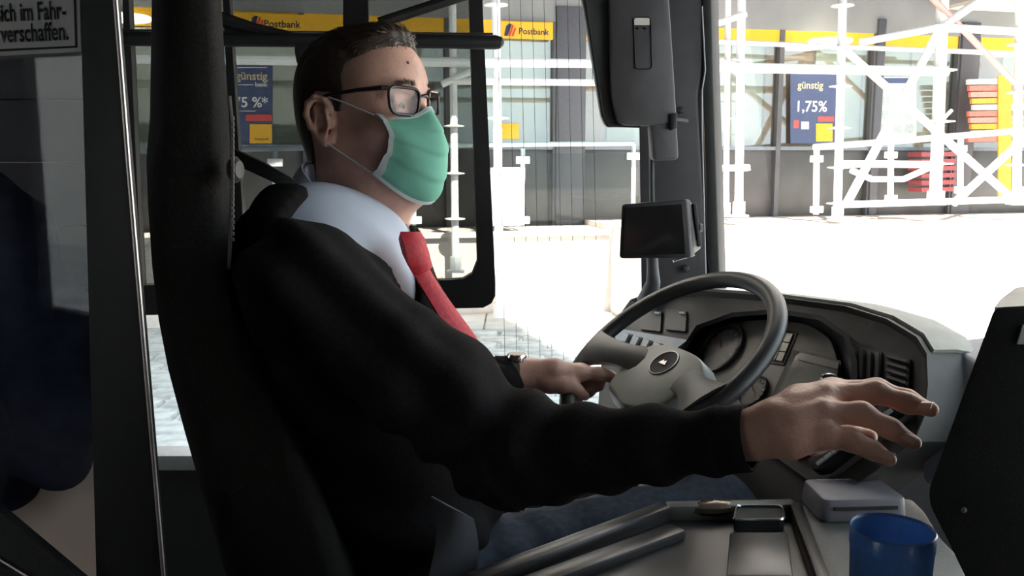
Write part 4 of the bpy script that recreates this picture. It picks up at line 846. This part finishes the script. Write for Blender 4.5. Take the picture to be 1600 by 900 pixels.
# eyes
for s in (1, -1):
    c = H(0.0785, s * 0.031, 0.0155); ex = (HM.to_3x3() @ V((0.93, -0.2, -0.25))).normalized()
    e = part('eye', MB().lathe([(0.0124 * math.sin(t), 0.0124 * math.cos(t)) for t in np.linspace(0.02, 3.12, 14)], c, ex, 20), mat('eye_white', (0.6, 0.56, 0.52), 0.2, vary=0.05), person, smooth=80)
    part('iris', MB().lathe([(0.0058 * q, 0.0125 + 0.0006 * (1 - q * q)) for q in (0.01, 0.5, 0.9, 1.0)], c, ex, 16), mat('iris', (0.06, 0.045, 0.035), 0.2), e)
for (x, y, Y, x2, y2, Y2) in nails:
    c = at(x, y, Y); dd = (c - at(x2, y2, Y2)).normalized(); up_ = V((-0.15, -0.55, 0.8)); up_ = (up_ - dd * up_.dot(dd)).normalized(); ww = dd.cross(up_)
    Gn = [[c + dd * (0.0085 * p) + ww * (0.0046 * q) + up_ * (0.0016 * (1 - q * q) + 0.0008 * (1 - p * p) - 0.0008) for q in np.linspace(-1, 1, 6)] for p in np.linspace(-0.8, 0.8, 6)]
    part('fingernail', MB().grid(Gn, 0.0006), mat('nail', (0.70, 0.45, 0.38), 0.3, vary=0.04), person, smooth=80)
# ---- hair
line = [(-0.13, -0.085), (-0.05, -0.08), (-0.042, -0.04), (-0.036, 0.02), (-0.02, 0.042), (0.004, 0.038), (0.010, 0.012), (0.019, 0.012), (0.027, 0.04), (0.026, 0.058), (0.036, 0.078), (0.058, 0.088), (0.088, 0.098), (0.13, 0.115), (0.13, 0.2), (-0.13, 0.2)]
def poly_sd(x, z, P):
    d = np.full(np.broadcast(x, z).shape, 9.0); s = np.ones(d.shape); n = len(P)
    for i in range(n):
        ax_, az = P[i]; bx_, bz = P[i - 1]; ex, ez = bx_ - ax_, bz - az; wx_, wz_ = x - ax_, z - az
        t = np.clip((wx_ * ex + wz_ * ez) / (ex * ex + ez * ez), 0, 1); d = np.minimum(d, (wx_ - ex * t) ** 2 + (wz_ - ez * t) ** 2)
        c1 = z >= az; c2 = z < bz; c3 = ex * wz_ > ez * wx_
        s = np.where((c1 & c2 & c3) | (~c1 & ~c2 & ~c3), -s, s)
    return s * np.sqrt(d)
sl, x, y, z = headF.coords(); hd = np.full(headF.n, 0.06, np.float32)
pd = poly_sd(x, z, line)                                     # < 0 above the hairline
th = 0.0036 + np.clip((z - 0.03) / 0.1, 0, 1) * 0.006 + np.clip((x - 0.03) / 0.05, 0, 1) * np.clip((z - 0.09) / 0.03, 0, 1) * 0.006
cran = Field((-0.14, -0.115, -0.25), (0.15, 0.115, 0.155), 0.0024); cran.el((0.0, 0, 0.041), (0.093, 0.074, 0.083), k=0.02).el((0.044, 0, 0.052), (0.052, 0.060, 0.058), k=0.03).rc((-0.02, 0, -0.02), (-0.018, 0, -0.24), 0.0575, 0.0635, k=0.05).el((0.0, 0, -0.01), (0.06, 0.072, 0.06), k=0.02).rc((0.022, 0, -0.09), (0.006, 0, -0.2), 0.034, 0.04, k=0.04)
hairF = Field((-0.14, -0.115, -0.25), (0.15, 0.115, 0.155), 0.0024)
fade = np.clip(-pd / 0.018, 0, 1); hairF.d = np.maximum(cran.d - th * (0.25 + 0.75 * fade), pd).astype(np.float32)
av, af = hairF.mesh(); an = vnormals(av, af)
av = av + an * (0.0012 * np.sin(av[:, 1] * 420 + 8 * np.sin(av[:, 0] * 40)) * np.clip((av[:, 2] - 0.06) / 0.03, 0, 1))[:, None]
hairm = mat('hair_brown', (0.055, 0.036, 0.025), 0.5, vary=0.4, scale=60, spec=0.4, stretch=(1, 6, 6))
hair = part('hair', (hw(av), af), hairm, person, smooth=70)
mb = MB(); sel = np.nonzero((cran.sample(av) > 0.001) & (rng.random(len(av)) < 0.2))[0]
for i in sel:
    p = av[i]; n = an[i]
    if n @ np.array([p[0], p[1], p[2] - 0.03]) < 0: continue
    topw = np.clip((p[2] - 0.085) / 0.03, 0, 1); d = np.array([-1.0, 0.25 * np.sign(p[1]) * 0, 0.15]) * topw + np.array([-0.55, 0, -0.8]) * (1 - topw)
    d = d + rng.normal(0, 0.18, 3); d -= n * (d @ n) ; d /= np.linalg.norm(d) + 1e-9
    fr = np.clip((p[0] - 0.05) / 0.04, 0, 1) * topw; L = (0.005 + 0.009 * topw) * rng.uniform(0.7, 1.3); d = d + n * (0.10 + 0.12 * topw + 0.25 * fr)
    w = np.cross(d, n); w = w / (np.linalg.norm(w) + 1e-9) * (0.0004 + 0.0003 * topw)
    a = p - n * 0.0008; b = a + d * L * 0.6; c = b + (d - n * 0.35) * L * 0.5
    pts_ = hw(np.array([a - w, a + w, a + n * 0.0006, b - w * 0.8, b + w * 0.8, b + n * 0.0005, c]))
    mb.add([tuple(q) for q in pts_], [(0, 1, 4, 3), (1, 2, 5, 4), (2, 0, 3, 5), (3, 4, 6), (4, 5, 6), (5, 3, 6)])
part('hair_strands', mb, mat('hair_strand', (0.085, 0.055, 0.036), 0.45, vary=0.4, scale=90), hair, smooth=60)
for s in (1, -1):
    bw_ = MB()
    for k in range(70):
        t = rng.random(); p = V((0.1025 - 0.012 * t ** 2, s * (0.012 + 0.034 * t), 0.040 + 0.004 * math.sin(t * 3) + rng.normal(0, 0.0016)))
        bw_.tube([H(*p), H(p.x + 0.002, p.y + s * 0.006, p.z + 0.0025)], [0.0005, 0.0002], 3, False)
    part('eyebrow', bw_, hairm, person)
ys = np.linspace(1.1, 1.35, 400); mp_ = np.array([tuple(at(637, 98, q)) for q in ys]); ml = (mp_ - HT) @ HR; hit = mp_[np.argmax(headF.sample(ml) < 0)]
part('mole', MB().lathe([(0.0024 * math.sin(t), 0.0016 * math.cos(t)) for t in np.linspace(0.02, 3.1, 8)], V(hit), (0.3, -1, 0.2), 10), mat('mole_red', (0.22, 0.05, 0.04), 0.5), person)
# ---- face mask
maskm = mat('mask_green', (0.20, 0.50, 0.37), 0.75, vary=0.06, scale=14, bump=0.25, bscale=500, spec=0.2); maskw = mat('mask_white', (0.62, 0.66, 0.64), 0.8, vary=0.04)
cols_ = []
key = [  # rows top to bottom: centre, half-way, cheek, edge   (x, |y|, z)
 [(0.119, 0, 0.013), (0.105, 0.022, 0.001), (0.089, 0.044, -0.002), (0.066, 0.063, 0.004)],
 [(0.136, 0, -0.020), (0.124, 0.022, -0.018), (0.101, 0.046, -0.014), (0.078, 0.064, -0.008)],
 [(0.139, 0, -0.045), (0.131, 0.022, -0.043), (0.111, 0.047, -0.035), (0.088, 0.064, -0.026)],
 [(0.132, 0, -0.074), (0.126, 0.022, -0.072), (0.108, 0.046, -0.060), (0.082, 0.064, -0.042)],
 [(0.122, 0, -0.102), (0.115, 0.022, -0.100), (0.094, 0.045, -0.086), (0.066, 0.064, -0.060)],
 [(0.100, 0, -0.118), (0.094, 0.022, -0.115), (0.078, 0.043, -0.101), (0.054, 0.063, -0.074)]]
def cr(P, t):
    n = len(P) - 1; t = min(max(t, 0), 0.99999) * n; i = int(t); u = t - i; a, b, c, d = P[max(i - 1, 0)], P[i], P[i + 1], P[min(i + 2, n)]
    return V(b) + (V(c) - V(a)) * (0.5 * u) + (V(a) * 2 - V(b) * 5 + V(c) * 4 - V(d)) * (0.5 * u * u) + (V(b) * 3 - V(a) - V(c) * 3 + V(d)) * (0.5 * u ** 3)
MG = []
for i in range(46):
    v_ = i / 45; row = []
    ctl = []
    for c in (3, 2, 1, 0, 1, 2, 3):
        q = cr([k[c] for k in key], v_); ctl.append(q)
    for c in range(3): ctl[c] = V((ctl[c].x, -ctl[c].y, ctl[c].z))
    ctl = [V((q.x - 0.010 * max(0, (q.x - 0.08) / 0.06), q.y, q.z)) for q in ctl]
    for j in range(41):
        u_ = j / 40; p = cr(ctl, u_); a = abs(u_ - 0.5) * 2
        sw_ = (v_ * 4.2 + 0.12 * a + 0.04 * math.sin(u_ * 9)) % 1.0; ple = 0.0034 * (sw_ if sw_ < 0.82 else (1 - sw_) * 4.5) * (1 - 0.25 * a) + 0.0022 * math.sin(a * 7 + v_ * 9) * max(0, a - 0.3)
        row.append(p + V((ple, 0, -0.4 * ple)))
    MG.append(row)
mask = part('face_mask', MB().grid([[H(*p) for p in r] for r in MG], 0.0012), maskm, person, smooth=80, label='green pleated medical mask')
def strip(cells, nm): part(nm, MB().grid([[H(p.x + 0.0008, p.y * 1.006, p.z) for p in r] for r in cells], 0.002), maskw, mask, smooth=80)
strip([r for r in MG[:3]], 'nose_strip'); strip(MG[42:], 'hem_strip'); strip([r[:3] for r in MG], 'side_hem'); strip([r[-3:] for r in MG], 'side_hem')
for s in (1, -1):
    for a, b, c in (((0.066, 0.0635, 0.003), (0.03, 0.0775, 0.022), (-0.004, 0.083, 0.036)), ((0.054, 0.063, -0.072), (0.025, 0.072, -0.05), (-0.012, 0.0815, -0.022))):
        part('ear_loop', MB().tube([H(a[0], s * a[1], a[2]), H(b[0], s * b[1], b[2]), H(c[0], s * c[1], c[2])], 0.0011, 6), maskw, mask)
# ---- glasses
gl_t = bpy.data.objects.new('glasses', None); gl_t.empty_display_size = 0.03; COL.objects.link(gl_t); gl_t.parent = person; gl_t.location = H(0.1, 0, 0.02) - wloc(person); gl_t['label'] = 'dark rectangular framed glasses'
gfm = mat('glasses_frame', (0.03, 0.022, 0.028), 0.3, vary=0.1)
for s in (1, -1):
    def gp_(y, z): return H(0.1055 - 0.22 * max(0, abs(y) - 0.01) - 1.2 * max(0, abs(y) - 0.01) ** 2 + 0.06 * (z - 0.02), s * y, z)
    lp = rpoly([V((0.010, 0.036, 0)), V((0.064, 0.039, 0)), V((0.061, 0.003, 0)), V((0.015, 0.000, 0))], 0.013, 5); lp = [gp_(p.x, p.y) for p in lp]
    part('rim', MB().tube(lp + [lp[0]], 0.0023, 8, False), gfm, gl_t)
    part('lens', MB().add(lp + [p + (HM.to_3x3() @ V((-0.0015, 0, 0))) for p in lp], [tuple(range(len(lp))), tuple(range(2 * len(lp) - 1, len(lp) - 1, -1))]), glass('spectacle_lens', (0.97, 0.97, 0.97), 0.02, 0.02), gl_t, smooth=0)
    hg = gp_(0.064, 0.036)
    part('temple', MB().tube([hg, H(0.086, s * 0.0715, 0.036), H(0.05, s * 0.0785, 0.036), H(0.008, s * 0.082, 0.034), H(-0.012, s * 0.0825, 0.030), H(-0.03, s * 0.081, 0.012)], [0.0032, 0.0034, 0.0028, 0.0024, 0.002, 0.0018], 8), gfm, gl_t)
part('bridge', MB().tube([H(0.1045, -0.011, 0.026), H(0.109, 0, 0.0285), H(0.1045, 0.011, 0.026)], 0.0022, 8), gfm, gl_t)
# ---- shirt
shirtm = mat('shirt_pale_blue', (0.62, 0.66, 0.76), 0.8, vary=0.03, bump=0.2, bscale=900, spec=0.2)
g = torso(Field(*bounds([SR, SL, CH, BE, NB_], 0.2), 0.008), -0.008, arms=False); g.rc(NB_ - V((0, 0, 0.04)), NB_ - V((0, 0, 0.08)), 0.055, 0.07, k=0.03)
shirtF = g; sv, sf = g.mesh(); shirt = part('shirt', (sv, sf), shirtm, person, smooth=60, label='pale blue shirt')
CC = at(556, 312, 1.235); CF = (TF * math.cos(0.62) - UP * math.sin(0.62)); CG = []
for r_ in range(7):
    t = r_ / 6; row = []
    for k in range(49):
        a = math.radians(13 + (347 - 13) * k / 48); fr = max(0, math.cos(a)); side = abs(math.sin(a))
        top = CC + CF * (0.087 * math.cos(a)) + TL * (0.066 * math.sin(a)); outd = (TF * math.cos(a) * 0.9 + TL * math.sin(a)).normalized()
        ln = 0.044 + 0.045 * fr ** 2.2; prof = (0.0, 0.004, 0.008, 0.012, 0.015, 0.018, 0.022)[r_]
        row.append(top + outd * (prof * (1 + 0.3 * side)) - UP * (ln * t) + TF * (0.012 * t * fr) + UP * (0.004 * math.sin(t * 3.14)))
    CG.append(row)
part('collar', MB().grid(CG, 0.0025), shirtm, shirt, smooth=70)
inn_ = [[p + (CC - p) * 0.05 - UP * (0.0 if i == 0 else 0.05) for p in CG[0]] for i in (0, 1)]
part('collar_band', MB().grid(inn_, 0.002), shirtm, shirt, smooth=70)
part('shirt_tail', MB().grid([[at(676 + 62 * b + 8 * math.sin(a * 4), 775 + a * 125 + 34 * b, 1.045 - 0.015 * math.sin(b * 3 + a * 2)) for b in np.linspace(0, 1, 8)] for a in np.linspace(0, 1, 8)], 0.003), mat('shirt_tail', (0.10, 0.10, 0.115), 0.85, vary=0.06), shirt, smooth=70)
# ---- tie
tiem = mat('tie_red', (0.55, 0.010, 0.026), 0.6, vary=0.25, scale=160, bump=0.2, bscale=500)
def ribbon(cl, ws, th=0.006):
    Gt = []
    for (x, y, Y), w in zip(cl, ws):
        c = at(x, y, Y); Gt.append([c + TL * (w * q) - TF * (0.010 * q * q) for q in (-1, -0.6, -0.2, 0.2, 0.6, 1)])
    return MB().grid(Gt, th)
tie = part('tie', ribbon([(657, 412, 1.12), (670, 436, 1.12), (686, 462, 1.125), (706, 492, 1.13), (727, 522, 1.135), (750, 558, 1.14), (765, 600, 1.14)], [0.015, 0.016, 0.017, 0.021, 0.025, 0.028, 0.03]), tiem, person, smooth=70, label='red patterned tie')
part('tie_knot', ribbon([(642, 372, 1.115), (646, 380, 1.112), (650, 395, 1.112), (655, 410, 1.116), (659, 420, 1.12)], [0.014, 0.018, 0.018, 0.015, 0.011], 0.014), tiem, tie, smooth=80)
# ---- sweater
sweat = mat('sweater_black', (0.018, 0.016, 0.0165), 0.92, vary=0.2, scale=220, bump=0.35, bscale=700, spec=0.08)
g = torso(Field(*bounds(pts, 0.2), 0.0065), 0.004)
VB = at(684, 474, 1.12); sl, x, y, z = g.coords()
lat = (x - VB.x) * TL.x + (y - VB.y) * TL.y; fwd = (x - VB.x) * TF.x + (y - VB.y) * TF.y
al = 0.78; upv = (z - VB.z) - 0.0
dv = np.maximum(np.abs(lat) * math.cos(al) - upv * math.sin(al), -(fwd + 0.16)); g.d = np.maximum(g.d, -dv).astype(np.float32)
nh = NB_ + V((0, 0, 0.04)) - TF * 0.045; g.el(nh, (0.13, 0.11, 0.066), np.array(Matrix.Rotation(TY_, 3, 'Z') @ Matrix.Rotation(0.5, 3, 'Y')), k=0.012, mode='sub')
# open cuffs
wv, wf = g.mesh(); wv = relax(wv, wf, 2, 0.4); nn = vnormals(wv, wf)
def along(P, a, b):
    a = np.array(a); b = np.array(b); d = b - a; t = np.clip(((P - a) @ d) / (d @ d), 0, 1); return t, np.linalg.norm(P - a - t[:, None] * d, axis=1)
t1, d1 = along(wv, E_R, W_R); t2, d2 = along(wv, SR, E_R)
w1_ = np.exp(-(np.maximum(d1 - 0.06, 0) / 0.02) ** 2); fold = 0.0068 * np.sin(t1 * 26 + 1.6 * np.sin(wv[:, 2] * 40) + wv[:, 1] * 18) * w1_ * (t1 > 0) * (t1 < 0.96) * (0.5 + 0.5 * np.abs(t1 - 0.5))
w2_ = np.exp(-(np.maximum(d2 - 0.07, 0) / 0.02) ** 2); fold = fold + 0.006 * np.sin(t2 * 22 + wv[:, 0] * 20 + 1.5 * np.sin(wv[:, 2] * 30)) * w2_ * np.clip((t2 - 0.35) / 0.3, 0, 1)
fold = fold + 0.005 * np.sin(wv[:, 2] * 62 + wv[:, 0] * 47 + 2.2 * np.sin(wv[:, 1] * 22 + wv[:, 0] * 11)) * (1 - w1_)
sw = part('sweater', (wv + nn * fold[:, None], wf), sweat, person, smooth=70, label='black knitted V-neck sweater')
for nm, a, b, r in (('right', wr0, at(1172, 684, .85), 0.033), ('left', at(770, 583, ry - .05), at(797, 580, ry - .05), 0.027)):
    d = (b - a).normalized(); u = d.orthogonal().normalized(); w = d.cross(u); L = (b - a).length; Gc = []
    for i, (rr, tt) in enumerate(((r * 0.92, 0), (r * 1.06, 0.3), (r, 0.6), (r, 0.95), (r * 0.97, 1.0), (r * 0.88, 0.97))):
        Gc.append([a + d * (L * tt) + (u * math.cos(q) + w * math.sin(q)) * (rr * (1 + 0.012 * (k % 2))) for k, q in enumerate(np.linspace(0, 2 * math.pi, 72, endpoint=False))])
    part('cuff', MB().grid(Gc, closed=True), sweat, sw, smooth=60)
# ---- trousers
g = Field(*bounds([HPR, HPL, KR, KL, AR, AL, HIP], 0.17), 0.009)
g.el(HIP + V((0.02, 0.04, -0.03)), (0.15, 0.19, 0.12), k=0.05)
for a, b, c in ((HPR, KR, AR), (HPL, KL, AL)): g.chain([a, b, c], [0.088, 0.068, 0.055], 0.04)
tv, tf_ = g.mesh(); nn = vnormals(tv, tf_); tv = tv + nn * (0.0022 * np.sin(tv[:, 0] * 61 + tv[:, 1] * 40 + 2 * np.sin(tv[:, 0] * 13)) + 0.002 * np.sin(tv[:, 2] * 70 + tv[:, 0] * 19))[:, None]
part('trousers', (tv, tf_), mat('denim', (0.05, 0.06, 0.082), 0.9, vary=0.2, scale=90, bump=0.3, bscale=900, spec=0.1), person, smooth=70, label='blue-grey jeans')
for c in (AR, AL): part('shoe', MB().prism(rpoly([c + V((-0.09, -0.045, -0.1)), c + V((0.2, -0.045, -0.1)), c + V((0.2, 0.045, -0.1)), c + V((-0.09, 0.045, -0.1))], 0.04), (0, 0, 0.08), 0.8), blackp, person, bevel=0.012)
# ---- watch
wt = bpy.data.objects.new('wristwatch', None); wt.empty_display_size = 0.02; COL.objects.link(wt); wt.parent = person; wc = at(803, 576, ry - 0.05); wt.location = wc - wloc(person); wt['label'] = 'steel wristwatch'
d = (at(828, 584, ry - .045) - at(790, 584, ry - .05)).normalized(); u = V((0, 0, 1)); u = (u - d * u.dot(d)).normalized(); w = d.cross(u)
part('strap', MB().grid([[at(803, 583, ry - .05) + d * q + (u * math.cos(t) + w * math.sin(t)) * 0.0262 for t in np.linspace(0, 2 * math.pi, 28, endpoint=False)] for q in (-0.007, 0.007)], 0.002, closed=True), chrome, wt)
part('watch_case', MB().lathe([(0, 0.006), (0.015, 0.006), (0.017, 0.003), (0.017, -0.004), (0, -0.004)], at(803, 583, ry - .05) + u * 0.028 + d * 0.004, u, 20), chrome, wt)
# ---- seat belt
sb = MB(); bp = [(330, 226, 1.12), (375, 247, 1.12), (420, 268, 1.13), (448, 284, 1.15), (468, 296, 1.17)]
Gb = [[at(x, y, Y) + V((0, 0, 0.011 * q)) + V((0, -0.012 * q, 0)) for q in (-1, 0, 1)] for x, y, Y in bp]
part('belt_strap', MB().grid(Gb, 0.002), mat('belt_black', (0.014, 0.014, 0.015), 0.8, bump=0.3, bscale=900), seat)
